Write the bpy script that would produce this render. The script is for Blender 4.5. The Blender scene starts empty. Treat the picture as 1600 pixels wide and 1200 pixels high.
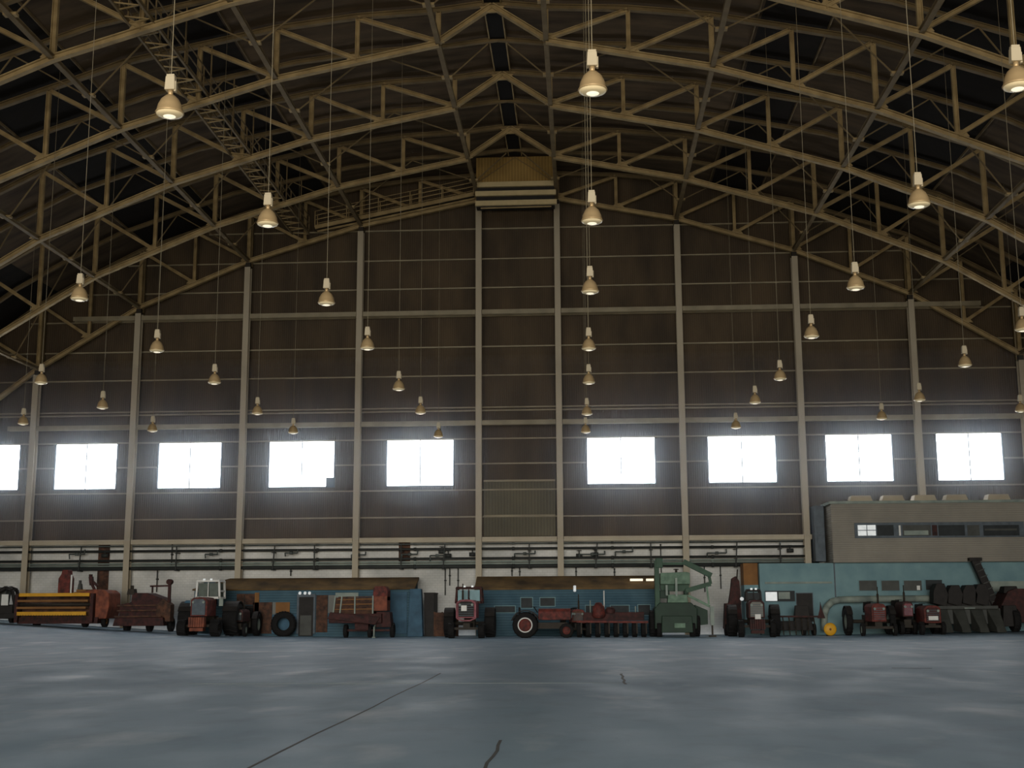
import bpy, bmesh, math, random
from mathutils import Vector, Matrix
random.seed(7)
COL = bpy.context.scene.collection
PI = math.pi

# ------------------------------------------------------------------ camera
F, YAW, PITCH, ROLL = 1968.99, 0.05524, 0.17637, -0.004988
CAM = Vector((4.019, -80.565, 1.65))
cy, sy, cp, sp = math.cos(YAW), math.sin(YAW), math.cos(PITCH), math.sin(PITCH)
FWD = Vector((-sy*cp, cy*cp, sp)); R0 = Vector((cy, sy, 0)); U0 = R0.cross(FWD)
cr, sr = math.cos(ROLL), math.sin(ROLL)
RT = R0*cr + U0*sr; UP = U0*cr - R0*sr
cam = bpy.data.cameras.new('camera'); co = bpy.data.objects.new('camera', cam); COL.objects.link(co)
cam.sensor_width = 36; cam.lens = F/1600*36; cam.clip_end = 500
M = Matrix.Identity(4)
for i in range(3):
    M[i][0] = RT[i]; M[i][1] = UP[i]; M[i][2] = -FWD[i]; M[i][3] = CAM[i]
co.matrix_world = M
bpy.context.scene.camera = co

def at(px, py, Y):
    """survey: world X and Z of a point sighted at (px, py) that stands on the plane y = Y"""
    v = FWD + RT*((px-800)/F) + UP*((600-py)/F)
    t = (Y-CAM.y)/v.y
    return CAM.x+v.x*t, CAM.z+v.z*t

def sm(a, b, x):
    t = max(0, min(1, (x-a)/(b-a))); return t*t*(3-2*t)
def fz(x, y):
    """the slab rises gently toward the far corners"""
    h = 0
    if x < -13: h = .66*min(((-13-x)/14), 1.7)**1.35
    if x > 18: h = .2*min((x-18)/12, 1.6)
    return h*sm(-38, -10, y)

# ------------------------------------------------------------------ materials
def lin(c):
    return tuple((v/255/12.92 if v/255 < .04045 else ((v/255+.055)/1.055)**2.4) for v in c)
def mat(name, c, rough=.7, metal=0, var=.35, scale=3, c2=None, bump=0, stretch=(1, 1, 1), emit=0, spec=.3):
    m = bpy.data.materials.new(name); m.use_nodes = True
    n = m.node_tree.nodes; l = m.node_tree.links; b = n['Principled BSDF']
    tc = n.new('ShaderNodeTexCoord'); mp = n.new('ShaderNodeMapping'); mp.inputs['Scale'].default_value = stretch
    nz = n.new('ShaderNodeTexNoise'); nz.inputs['Scale'].default_value = scale; nz.inputs['Detail'].default_value = 5
    l.new(tc.outputs['Object'], mp.inputs[0]); l.new(mp.outputs[0], nz.inputs['Vector'])
    r = n.new('ShaderNodeValToRGB'); r.color_ramp.elements[0].position = .32; r.color_ramp.elements[1].position = .68
    a = lin(c); d = lin(c2) if c2 else tuple(v*(1-var) for v in a)
    r.color_ramp.elements[0].color = (*d, 1); r.color_ramp.elements[1].color = (*a, 1)
    l.new(nz.outputs['Fac'], r.inputs[0]); l.new(r.outputs[0], b.inputs['Base Color'])
    b.inputs['Roughness'].default_value = rough; b.inputs['Metallic'].default_value = metal
    b.inputs['Specular IOR Level'].default_value = spec
    if emit:
        l.new(r.outputs[0], b.inputs['Emission Color']); b.inputs['Emission Strength'].default_value = emit
    if bump:
        bp = n.new('ShaderNodeBump'); bp.inputs['Strength'].default_value = bump; bp.inputs['Distance'].default_value = .03
        l.new(nz.outputs['Fac'], bp.inputs['Height']); l.new(bp.outputs[0], b.inputs['Normal'])
    return m
MT = {
 'steel': mat('tan_steel_paint', (170, 149, 108), .65, var=.3, scale=1.5, c2=(134, 115, 80)),
 'louvre': mat('cream_louvre_paint', (196, 178, 136), .6, var=.12),
 'steel_dark': mat('darker_upper_steel', (122, 105, 75), .7, var=.35, scale=1.2),  # darker tone of the tan steel
 'post': mat('grey_post_paint', (176, 165, 144), .6, var=.2, scale=.8, stretch=(1, 1, .3)),
 'girt': mat('girt_steel', (150, 140, 116), .6, var=.3, scale=1),
 'iron': mat('dark_iron', (52, 46, 38), .7, scale=4),
 'ridge': mat('black_ridge', (14, 12, 10), .9),
 'cable': mat('grey_cable', (150, 140, 116), .6),
 'white': mat('white_paint', (215, 215, 210), .5, var=.1),
 'lampbody': mat('cream_lamp_housing', (184, 172, 146), .55, var=.08),
 'lampshade': mat('spun_aluminium_shade', (192, 166, 124), .4, metal=.35, var=.12),
 'lampbulb': mat('frosted_bulb', (250, 238, 210), .4, var=.02, emit=.9),
 'pane': mat('daylit_pane', (246, 250, 255), .4, var=.01, emit=9),
 'frame': mat('window_frame_steel', (86, 96, 104), .6),
 'black': mat('black_rubber', (20, 19, 19), .85, var=.4, scale=6),
 'black2': mat('dark_machine_paint', (38, 35, 33), .7, var=.4, scale=3),
 'red': mat('faded_red_paint', (112, 50, 42), .7, scale=4, c2=(58, 30, 27)),
 'dred': mat('dark_red_paint', (72, 38, 35), .75, scale=4, c2=(38, 26, 25)),
 'pred': mat('pinkish_red_paint', (146, 84, 92), .6, scale=3, c2=(104, 48, 56)),
 'orange': mat('orange_paint', (138, 76, 54), .7, scale=3, c2=(88, 48, 36)),
 'yellow': mat('yellow_paint', (214, 158, 34), .5, scale=2, var=.2),
 'brown': mat('rusty_brown', (92, 62, 46), .8, scale=4, c2=(50, 38, 32)),
 'green': mat('dark_green_paint', (30, 54, 40), .6, scale=2),
 'lgreen': mat('pale_green_paint', (110, 136, 116), .65, scale=3, c2=(76, 100, 84)),
 'mgreen': mat('mid_green_paint', (56, 84, 66), .6, scale=2),
 'blue': mat('blue_sheet', (70, 104, 126), .75, scale=1.5, c2=(54, 80, 98)),
 'blue2': mat('pale_blue_paint', (118, 148, 152), .8, scale=.8, c2=(98, 128, 136)),
 'ply': mat('orange_plywood', (138, 98, 56), .8, scale=1, c2=(110, 76, 44)),
 'tarp': mat('brown_felt_roof', (110, 88, 56), .95, scale=.9, c2=(62, 50, 36)),
 'glassd': mat('dark_glass', (40, 46, 48), .6, var=.5, scale=2, spec=.25),
 'glassb': mat('blue_grey_glass', (120, 160, 168), .5, var=.3, scale=2, spec=.4),
 'glassg': mat('dusty_cab_glass', (86, 96, 88), .5, var=.3, scale=2),
 'lens': mat('lamp_lens', (226, 208, 168), .3, var=.05, emit=.12),
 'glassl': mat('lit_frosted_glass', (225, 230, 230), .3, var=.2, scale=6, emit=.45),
 'grey': mat('grey_panel', (116, 116, 110), .7, scale=1, var=.15),
 'hood': mat('dull_grey_hood', (70, 72, 68), .6, scale=2),
 'pipe': mat('weathered_pipe', (92, 98, 94), .6, scale=2, c2=(58, 62, 60)),
 'piped': mat('dark_pipe', (50, 52, 50), .7, scale=2),
 'duct': mat('pale_duct', (140, 150, 140), .6, scale=1.5, c2=(112, 124, 120)),
}
def ramp_mat(name, wave_axis, freq, c, c2, rough=.8, bump=.3, noise_scale=.4, stretch=(1, 1, 1), mul=.25):
    """corrugated sheet: profile from a wave, colour from stretched noise, groove shade painted in by the same wave"""
    m = mat(name, c, rough, scale=noise_scale, c2=c2, stretch=stretch)
    n = m.node_tree.nodes; l = m.node_tree.links; b = n['Principled BSDF']
    tc = n['Texture Coordinate']
    w = n.new('ShaderNodeTexWave'); w.wave_type = 'BANDS'; w.bands_direction = wave_axis; w.inputs['Scale'].default_value = freq
    l.new(tc.outputs['Object'], w.inputs['Vector'])
    bp = n.new('ShaderNodeBump'); bp.inputs['Strength'].default_value = bump; bp.inputs['Distance'].default_value = .06
    l.new(w.outputs['Fac'], bp.inputs['Height']); l.new(bp.outputs[0], b.inputs['Normal'])
    b.inputs['Specular IOR Level'].default_value = .08
    mx = n.new('ShaderNodeMixRGB'); mx.blend_type = 'MULTIPLY'; mx.inputs[0].default_value = mul
    ramp = [x for x in n if x.type == 'VALTORGB'][0]
    l.new(ramp.outputs[0], mx.inputs[1]); l.new(w.outputs['Color'], mx.inputs[2]); l.new(mx.outputs[0], b.inputs['Base Color'])
    return m
MT['siding'] = ramp_mat('brown_corrugated_siding', 'X', 2.2, (92, 79, 63), (68, 60, 51), noise_scale=1.0, stretch=(.6, 1, .2), mul=.15, bump=.25)
MT['sheet'] = ramp_mat('grey_corrugated_sheet', 'X', 1.6, (112, 106, 88), (90, 86, 72))
MT['boxsheet'] = ramp_mat('ochre_corrugated_sheet', 'X', 1.6, (170, 140, 84), (140, 114, 68))
MT['lap'] = ramp_mat('grey_lap_siding', 'Z', 2.4, (146, 141, 130), (130, 126, 118), noise_scale=.5, mul=.15)
MT['bluelap'] = ramp_mat('blue_lap_siding', 'Z', 2.0, (82, 108, 120), (62, 88, 102), noise_scale=.7)

# white painted brick
m = mat('white_painted_brick', (228, 226, 220), .85, scale=.5, c2=(184, 184, 180)); MT['brick'] = m
n = m.node_tree.nodes; l = m.node_tree.links
bk = n.new('ShaderNodeTexBrick'); bk.inputs['Scale'].default_value = 1.6; bk.inputs['Mortar Size'].default_value = .02
bk.inputs['Color1'].default_value = (.9, .9, .9, 1); bk.inputs['Color2'].default_value = (.84, .84, .82, 1); bk.inputs['Mortar'].default_value = (.74, .74, .74, 1)
mp2 = n.new('ShaderNodeMapping'); mp2.inputs['Rotation'].default_value = (PI/2, 0, 0)
l.new(n['Texture Coordinate'].outputs['Object'], mp2.inputs[0]); l.new(mp2.outputs[0], bk.inputs['Vector'])
mx = n.new('ShaderNodeMixRGB'); mx.blend_type = 'MULTIPLY'; mx.inputs[0].default_value = 1
l.new([x for x in n if x.type == 'VALTORGB'][0].outputs[0], mx.inputs[1]); l.new(bk.outputs['Color'], mx.inputs[2])
l.new(mx.outputs[0], n['Principled BSDF'].inputs['Base Color'])

# roof deck: brown boards with black longitudinal strips between certain purlins
m = mat('roof_deck', (96, 80, 60), .95, scale=.6, c2=(64, 53, 40), stretch=(.5, 2.2, .5)); MT['deck'] = m
n = m.node_tree.nodes; l = m.node_tree.links
sx = n.new('ShaderNodeSeparateXYZ'); l.new(n['Texture Coordinate'].outputs['Object'], sx.inputs[0])
ab = n.new('ShaderNodeMath'); ab.operation = 'ABSOLUTE'; l.new(sx.outputs['X'], ab.inputs[0])
dv = n.new('ShaderNodeMath'); dv.operation = 'DIVIDE'; dv.inputs[1].default_value = 50; l.new(ab.outputs[0], dv.inputs[0])
cr2 = n.new('ShaderNodeValToRGB'); cr2.color_ramp.interpolation = 'CONSTANT'
els = cr2.color_ramp.elements
els[0].position = 0; els[0].color = (1, 1, 1, 1); els[1].position = 12.7/50; els[1].color = (.1, .1, .12, 1)
for p_, v_ in ((16/50, .85), (20/50, .06), (25/50, .75), (31/50, .06), (36/50, .7)):
    e = els.new(p_); e.color = (v_, v_, v_*1.02, 1)
l.new(dv.outputs[0], cr2.inputs[0])
mx = n.new('ShaderNodeMixRGB'); mx.blend_type = 'MULTIPLY'; mx.inputs[0].default_value = 1
l.new([x for x in n if x.type == 'VALTORGB' and x != cr2][0].outputs[0], mx.inputs[1]); l.new(cr2.outputs[0], mx.inputs[2])
l.new(mx.outputs[0], n['Principled BSDF'].inputs['Base Color'])

# floor: worn blue-grey concrete, pale polished scuffs, thin joints
m = bpy.data.materials.new('worn_concrete'); m.use_nodes = True; MT['floor'] = m
n = m.node_tree.nodes; l = m.node_tree.links; b = n['Principled BSDF']
tc = n.new('ShaderNodeTexCoord')
def nz(scale, st, det=6):
    mp = n.new('ShaderNodeMapping'); mp.inputs['Scale'].default_value = st; l.new(tc.outputs['Object'], mp.inputs[0])
    t = n.new('ShaderNodeTexNoise'); t.inputs['Scale'].default_value = scale; t.inputs['Detail'].default_value = det
    l.new(mp.outputs[0], t.inputs['Vector']); return t
def ramp(src, p0, c0, p1, c1):
    r = n.new('ShaderNodeValToRGB'); r.color_ramp.elements[0].position = p0; r.color_ramp.elements[0].color = (*c0, 1)
    r.color_ramp.elements[1].position = p1; r.color_ramp.elements[1].color = (*c1, 1); l.new(src, r.inputs[0]); return r
base = ramp(nz(.12, (1, .5, 1)).outputs['Fac'], .35, lin((110, 137, 156)), .65, lin((122, 149, 167)))
scuff = ramp(nz(.5, (1, .45, 1), 9).outputs['Fac'], .56, (0, 0, 0), .72, (.6, .6, .6))
mx = n.new('ShaderNodeMixRGB'); l.new(scuff.outputs[0], mx.inputs[0]); l.new(base.outputs[0], mx.inputs[1]); mx.inputs[2].default_value = (*lin((186, 196, 202)), 1)
stain = ramp(nz(1.4, (1, .6, 1), 7).outputs['Fac'],   .3, (.86, .86, .86), .5, (1, 1, 1))
mx2 = n.new('ShaderNodeMixRGB'); mx2.blend_type = 'MULTIPLY'; mx2.inputs[0].default_value = 1
l.new(mx.outputs[0], mx2.inputs[1]); l.new(stain.outputs[0], mx2.inputs[2])
l.new(mx2.outputs[0], b.inputs['Base Color'])
rr = ramp(nz(.6, (1, .5, 1), 6).outputs['Fac'], .35, (.6,)*3, .7, (.45,)*3)
l.new(rr.outputs[0], b.inputs['Roughness']); b.inputs['Specular IOR Level'].default_value = .5

# ------------------------------------------------------------------ mesh tools
class MB:
    def __init__(s): s.b = bmesh.new()
    def poly(s, pts):
        return s.b.faces.new([s.b.verts.new(p) for p in pts])
    def hexa(s, c):                       # 8 corners, bottom ring then top ring
        v = [s.b.verts.new(p) for p in c]
        for f in ((3, 2, 1, 0), (4, 5, 6, 7), (0, 1, 5, 4), (1, 2, 6, 5), (2, 3, 7, 6), (3, 0, 4, 7)):
            s.b.faces.new([v[i] for i in f])
        return s
    def box(s, x0, x1, y0, y1, z0, z1, tx=0, ty=0):
        """box whose top is drawn in by tx, ty on each side"""
        return s.hexa([(x0, y0, z0), (x1, y0, z0), (x1, y1, z0), (x0, y1, z0),
                       (x0+tx, y0+ty, z1), (x1-tx, y0+ty, z1), (x1-tx, y1-ty, z1), (x0+tx, y1-ty, z1)])
    def frame(s, p0, p1, side=None):
        p0, p1 = Vector(p0), Vector(p1); d = (p1-p0).normalized()
        a = Vector(side) if side else (Vector((0, 1, 0)) if abs(d.y) < .9 else Vector((1, 0, 0)))
        a = (a - d*a.dot(d)).normalized(); return p0, p1, a, d.cross(a).normalized()
    def bar(s, p0, p1, w, h=None, side=None):
        h = h or w; p0, p1, a, u = s.frame(p0, p1, side); a = a*w/2; u = u*h/2
        return s.hexa([p0-a-u, p0+a-u, p0+a+u, p0-a+u, p1-a-u, p1+a-u, p1+a+u, p1-a+u])
    def ibeam(s, p0, p1, w, h, t=.03, side=None):
        """rolled section: two flanges (w wide, h apart) and a web"""
        p0, p1, a, u = s.frame(p0, p1, side)
        for k in (-1, 1):
            o = u*(k*(h/2-t/2)); s.bar(p0+o, p1+o, w, t, side)
        return s.bar(p0, p1, t*1.2, h-2*t, side)
    def cyl(s, p0, p1, r, r2=None, n=12, cap=True):
        r2 = r if r2 is None else r2; p0, p1, a, u = s.frame(p0, p1)
        A = [s.b.verts.new(p0+(a*math.cos(2*PI*i/n)+u*math.sin(2*PI*i/n))*r) for i in range(n)]
        B = [s.b.verts.new(p1+(a*math.cos(2*PI*i/n)+u*math.sin(2*PI*i/n))*r2) for i in range(n)]
        for i in range(n):
            f = s.b.faces.new((A[i], A[(i+1) % n], B[(i+1) % n], B[i])); f.smooth = True
        if cap: s.b.faces.new(A[::-1]); s.b.faces.new(B)
        return s
    def lathe(s, prof, c=(0, 0, 0), axis='z', n=24):
        rings = []
        for r, h in prof:
            ring = []
            for i in range(n):
                q, w = math.cos(2*PI*i/n)*r, math.sin(2*PI*i/n)*r
                p = {'z': (q, w, h), 'x': (h, q, w), 'y': (q, h, w)}[axis]
                ring.append(s.b.verts.new((p[0]+c[0], p[1]+c[1], p[2]+c[2])))
            rings.append(ring)
        for A, B in zip(rings, rings[1:]):
            for i in range(n):
                f = s.b.faces.new((A[i], A[(i+1) % n], B[(i+1) % n], B[i])); f.smooth = True
        return s
    def prism(s, pts, y0, y1):            # polygon in x,z extruded along y
        A = [s.b.verts.new((x, y0, z)) for x, z in pts]; B = [s.b.verts.new((x, y1, z)) for x, z in pts]
        s.b.faces.new(A); s.b.faces.new(B[::-1]); k = len(pts)
        for i in range(k): s.b.faces.new((A[i], B[i], B[(i+1) % k], A[(i+1) % k]))
        return s
    def prismx(s, pts, x0, x1):           # polygon in y,z extruded along x
        A = [s.b.verts.new((x0, y, z)) for y, z in pts]; B = [s.b.verts.new((x1, y, z)) for y, z in pts]
        s.b.faces.new(A[::-1]); s.b.faces.new(B); k = len(pts)
        for i in range(k): s.b.faces.new((A[i], A[(i+1) % k], B[(i+1) % k], B[i]))
        return s
    def tube(s, pts, r, n=10):
        for p, q in zip(pts, pts[1:]): s.cyl(p, q, r, n=n)
        return s
    def build(s, name, m, parent=None, bevel=0, loc=None):
        bmesh.ops.recalc_face_normals(s.b, faces=s.b.faces[:])
        me = bpy.data.meshes.new(name); s.b.to_mesh(me); s.b.free()
        me.materials.append(MT[m] if isinstance(m, str) else m)
        o = bpy.data.objects.new(name, me); COL.objects.link(o)
        if parent: o.parent = parent
        if loc: o.location = loc
        if bevel:
            bv = o.modifiers.new('edge', 'BEVEL'); bv.width = bevel; bv.segments = 2; bv.limit_method = 'ANGLE'
        return o
def tag(o, label=None, cat=None, group=None, kind=None):
    for k, v in (('label', label), ('category', cat), ('group', group), ('kind', kind)):
        if v: o[k] = v
    return o
def thing(name, label, cat, loc=(0, 0, 0), rz=0, group=None):
    o = bpy.data.objects.new(name, None); COL.objects.link(o); o.empty_display_size = .2
    o.location = loc; o.rotation_euler.z = rz
    return tag(o, label, cat, group)
def dup(o, parent=None):
    c = o.copy(); COL.objects.link(c); c.parent = parent
    for ch in [x for x in KIDS.get(o.name, [])]: dup_child(ch, c)
    return c
def dup_child(o, parent):
    c = o.copy(); COL.objects.link(c); c.parent = parent
    for ch in KIDS.get(o.name, []): dup_child(ch, c)
KIDS = {}
def freeze(root):
    """remember a finished thing's parts, so that dup() is quick"""
    KIDS[root.name] = list(root.children)
    for ch in root.children: freeze(ch)
ORD = ['', 'second', 'third', 'fourth', 'fifth', 'sixth', 'seventh', 'eighth', 'ninth', 'tenth', 'eleventh', 'twelfth', 'thirteenth', 'fourteenth']
SN = ['nearest', 'second', 'third', 'fourth', 'fifth', 'sixth', 'seventh', 'eighth']

# ------------------------------------------------------------------ arch geometry
Z0 = 1.65
X = {0: 0, 1: 2.6, 2: 10.492, 3: 18.06, 4: 25.354, 5: 32.048, 6: 38.4}
L = {1: 26.889, 2: 25.304, 3: 22.989, 4: 19.948, 5: 15.865, 6: 11.0}
U = {0: 28.922, 1: 28.62, 1.5: 28.424, 2: 27.953, 2.5: 27.181, 3: 26.394, 3.5: 25.15, 4: 23.9, 4.5: 22.2, 5: 20.3, 5.5: 18.0, 6: 15.3}
for d_ in (L, U):
    for k_ in d_: d_[k_] += Z0
for k_ in (1, 2, 3, 4, 5):
    X[k_+.5] = (X[k_]+X[k_+1])/2; L[k_+.5] = (L[k_]+L[k_+1])/2
X[0.5] = 1.3
BAY = 7.925
NT = 8
def roof_z(x):
    x = abs(x); ks = sorted(U)
    for a, b in zip(ks, ks[1:]):
        if X[a] <= x <= X[b]: return U[a]+(U[b]-U[a])*(x-X[a])/(X[b]-X[a])
    return U[6]+(x-X[6])*(-1.15)
def low_z(x):
    x = abs(x); ks = [1, 2, 3, 4, 5, 6]
    if x <= X[1]: return L[1]
    for a, b in zip(ks, ks[1:]):
        if x <= X[b]: return L[a]+(L[b]-L[a])*(x-X[a])/(X[b]-X[a])
    return L[6]

# ------------------------------------------------------------------ the shell
f = MB(); xs = [-60+i*3 for i in range(41)]; ys = [-110+i*2.5 for i in range(45)]
V = [[f.b.verts.new((x, y, fz(x, y))) for x in xs] for y in ys]
for i in range(len(ys)-1):
    for j in range(len(xs)-1):
        q = f.b.faces.new((V[i][j], V[i][j+1], V[i+1][j+1], V[i+1][j])); q.smooth = True
floor = tag(f.build('floor', 'floor'), kind='structure', label='worn blue-grey concrete hangar floor', cat='floor')
# joints sawn in the slab
for i, (xa, ya, xb, yb, w0) in enumerate(((.46, -70, .28, -47, .018), (2.98, -70, 2.95, -64, .02), (4.9, -52, 4.95, -47.5, .03), (-5, -51.6, 5, -51.5, .03), (12.4, -44.8, 13.4, -45, .06))):
    g = MB(); N = 10
    for k in range(N):
        t0, t1 = k/N, (k+1)/N
        x0 = xa+(xb-xa)*t0+.02*math.sin(17*t0+i); x1 = xa+(xb-xa)*t1+.02*math.sin(17*t1+i); y0 = ya+(yb-ya)*t0; y1 = ya+(yb-ya)*t1
        d_ = Vector((yb-ya, xa-xb, 0)).normalized()*w0
        g.hexa([(x0-d_.x, y0-d_.y, -.01), (x0+d_.x, y0+d_.y, -.01), (x1+d_.x, y1+d_.y, -.01), (x1-d_.x, y1-d_.y, -.01), (x0-d_.x, y0-d_.y, .003), (x0+d_.x, y0+d_.y, .003), (x1+d_.x, y1+d_.y, .003), (x1-d_.x, y1-d_.y, .003)])
    tag(g.build('floor_joint', 'duct' if i == 3 else 'hood', floor), kind='structure')

WY = .75                                                      # inner face of the far wall
RX = sorted([s*X[k] for k in U for s in (-1, 1) if k] + [0]) 
RX = [-46.5] + RX + [46.5]
c = MB()
for a, b in zip(RX, RX[1:]):
    za, zb = roof_z(a)+.3, roof_z(b)+.3
    c.poly([(a, -100, za), (b, -100, zb), (b, WY+.5, zb), (a, WY+.5, za)])
    c.poly([(a, -100, za+.25), (b, -100, zb+.25), (b, WY+.5, zb+.25), (a, WY+.5, za+.25)])
tag(c.build('ceiling', 'deck'), kind='structure', label='arched brown board roof deck with black lengthwise strips', cat='roof')

WIN = [(-67, 30, 694, 762), (87, 182, 693, 762), (248, 345, 692, 762), (421, 522, 691, 762), (605, 708, 689, 762),
       (918, 1023, 684, 759), (1107, 1212, 682, 755), (1291, 1394, 679, 751), (1464, 1566, 675, 747)]
WW = []
for (a, b, t, bo) in WIN:
    xa = (at(a, t, WY)[0]+at(a, bo, WY)[0])/2; xb = (at(b, t, WY)[0]+at(b, bo, WY)[0])/2
    zt = (at(a, t, WY)[1]+at(b, t, WY)[1])/2; zb = (at(a, bo, WY)[1]+at(b, bo, WY)[1])/2
    WW.append((xa, xb, zb, zt))
wzt = sum(w[3] for w in WW)/len(WW); wzb = sum(w[2] for w in WW)/len(WW)
BZ = 4.346+Z0                                                 # top of the masonry
w = MB()
brk = sorted(set(RX + [v for q in WW for v in q[:2]]))
for a, b in zip(brk, brk[1:]):
    mid = (a+b)/2; hole = any(q[0] < mid < q[1] for q in WW)
    za, zb = roof_z(a)+.3, roof_z(b)+.3
    if hole:
        w.poly([(a, WY, BZ), (b, WY, BZ), (b, WY, wzb), (a, WY, wzb)]); w.poly([(a, WY, wzt), (b, WY, wzt), (b, WY, zb), (a, WY, za)])
    elif min(za, zb) > BZ: w.poly([(a, WY, BZ), (b, WY, BZ), (b, WY, zb), (a, WY, za)])
tag(w.build('wall_far', 'siding'), kind='structure', label='dark brown corrugated end wall of the hangar', cat='wall')
w = MB(); w.box(-46.5, 46.5, WY-.12, WY+.3, -.3, BZ)
tag(w.build('wall_far_base', 'brick'), kind='structure', label='white painted brick base of the end wall', cat='wall')
for nm, sx_ in (('wall_left', -1), ('wall_right', 1)):
    w = MB(); w.box(sx_*46.5-.1, sx_*46.5+.1, -100, WY, -.3, roof_z(46.5)+.5)
    tag(w.build(nm, 'siding'), kind='structure', label='corrugated side wall of the hangar', cat='wall')

# windows
for i, (xa, xb, _, _) in enumerate(WW):
    cx = (xa+xb)/2; wd = (xb-xa)/2; h0, h1 = wzb, wzt
    fr = MB(); t = .07
    for (u0, u1, v0, v1) in ((-wd-t, wd+t, h0-t, h0), (-wd-t, wd+t, h1, h1+t), (-wd-t, -wd, h0, h1), (wd, wd+t, h0, h1)):
        fr.box(u0, u1, WY-.08, WY+.25, v0, v1)
    fr.box(-.035, .035, WY+.02, WY+.08, h0, h1)
    root = tag(fr.build(f'window_{i+1}', 'frame', loc=(cx, 0, 0)), kind='structure', label='bright daylit window in the brown end wall', cat='window')
    nx, nzz = 4, 4
    pn = MB(); dx = 2*wd; gone = MB(); hasg = False
    for s in range(8):
        for r in range(5):
            u0 = -wd+dx*s/8; u1 = u0+dx/8; v0 = h0+(h1-h0)*r/5; v1 = v0+(h1-h0)/5
            if i == 3 and s == 7 and r == 0:
                gone.box(u0, u1, WY+.05, WY+.07, v0, v1); hasg = True
            else: pn.box(u0, u1, WY+.05, WY+.07, v0, v1)
    pn.build('pane', 'pane', root)
    if hasg: tag(gone.build('boarded_pane', 'frame', root), label='boarded-over dark corner pane')
    else: gone.b.free()

# posts
PB = MB(); 
def post(j, s, k):
    x = s*X[j]; top = L[j]-.45
    p = thing('wall_post', None, 'post', (x, 0, 0))
    b = MB(); b.ibeam((0, 0, -.1), (0, 0, top), .38, .5, .05, side=(1, 0, 0)); b.build('steel_section', 'post', p)
    b = MB(); b.box(-.16, .16, -.16, .16, top, L[j]-.12); b.build('cap_plate', 'iron', p)
    b = MB(); b.box(-.17, .17, .26, .5, L[j]-.3, roof_z(x)); b.build('upper_section', 'steel_dark', p)
    return p
names = {(-1, 5): 'far-left grey steel post with bluish windows either side', (-1, 4): 'grey steel post behind the dark red baler on the left',
 (-1, 3): 'grey steel post rising behind the white-cabbed tractor', (-1, 2): 'grey steel post rising from the brown lean-to roof behind the bale wagon',
 (-1, 1): 'grey steel post under the louvre box, on its left side', (1, 1): 'grey steel post under the louvre box, on its right side',
 (1, 2): 'grey steel post rising behind the green harvester', (1, 3): 'grey steel post just left of the grey upper office',
 (1, 4): 'grey steel post cut off by the roof of the grey upper office', (1, 5): 'grey steel post at the right edge behind the upper office'}
for (s, j), lb in names.items():
    tag(post(j, s, 0), lb, 'post', 'steel posts of the end wall')

# girts
ZR = [19.19+Z0, 11.846+Z0, 4.346+Z0]
hn = ['heavy horizontal rail across the wall high above the windows', 'heavy horizontal rail just above the windows', 'heavy pale rail along the top of the white brick base']
for i, z in enumerate(ZR):
    b = MB(); xe = 34 if i else 30.0
    xs_ = [-xe]+[s*X[j] for s in (-1,) for j in (5, 4, 3, 2, 1) if X[j] < xe]+[X[j] for j in (1, 2, 3, 4, 5) if X[j] < xe]+[xe]
    r = thing('wall_rail', hn[i], 'rail', (0, 0, 0), 0, 'heavy horizontal wall rails')
    if i == 2: xs_ = [v for v in xs_ if v < 18]+[18.9]
    for a, c_ in zip(xs_, xs_[1:]):
        b = MB(); b.ibeam((a+.22, -.02, z), (c_-.22, -.02, z), .3, .34, .05, side=(0, 0, 1)); b.build('rail_length', 'post' if i == 2 else 'girt', r)
gy = [357, 404, 449, 493, 541, 586, 636, 641, 685, 724, 765, 807]
gl = ['just under the louvre box', 'second below the louvre box', 'just above the uppermost heavy rail', 'touching the underside of the uppermost heavy rail',
      'first clear one below the uppermost heavy rail', 'second clear one below the uppermost heavy rail', 'upper one of a close pair above the windows',
      'lower one of a close pair above the windows', 'level with the heads of the windows', 'running between the windows at half their height',
      'level with the sills of the windows', 'halfway between window sills and brick base']
for i, y in enumerate(gy):
    z = at(800, y, WY-.1)[1]
    xm = max([x for x in [k*.5 for k in range(0, 80)] if roof_z(x) > z+.3])
    b = MB(); 
    segs = [(-xm, xm)]
    if 5 < i and wzb+.1 < z < wzt-.1:
        e = sorted(v for q in WW for v in q[:2]); e = [-36]+e[1:] if e[0] < -36 else [-36]+e
        segs = [(WW[k][1]+.1, WW[k+1][0]-.1) for k in range(len(WW)-1)]+[(WW[-1][1]+.1, 36)]
    for a, c_ in segs: b.box(max(a, -36), min(c_, 36), WY-.16, WY-.01, z-.045, z+.045)
    tag(b.build('wall_girt', 'girt'), 'thin horizontal girt on the brown wall, '+gl[i], 'girt', 'thin girts of the end wall')

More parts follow.
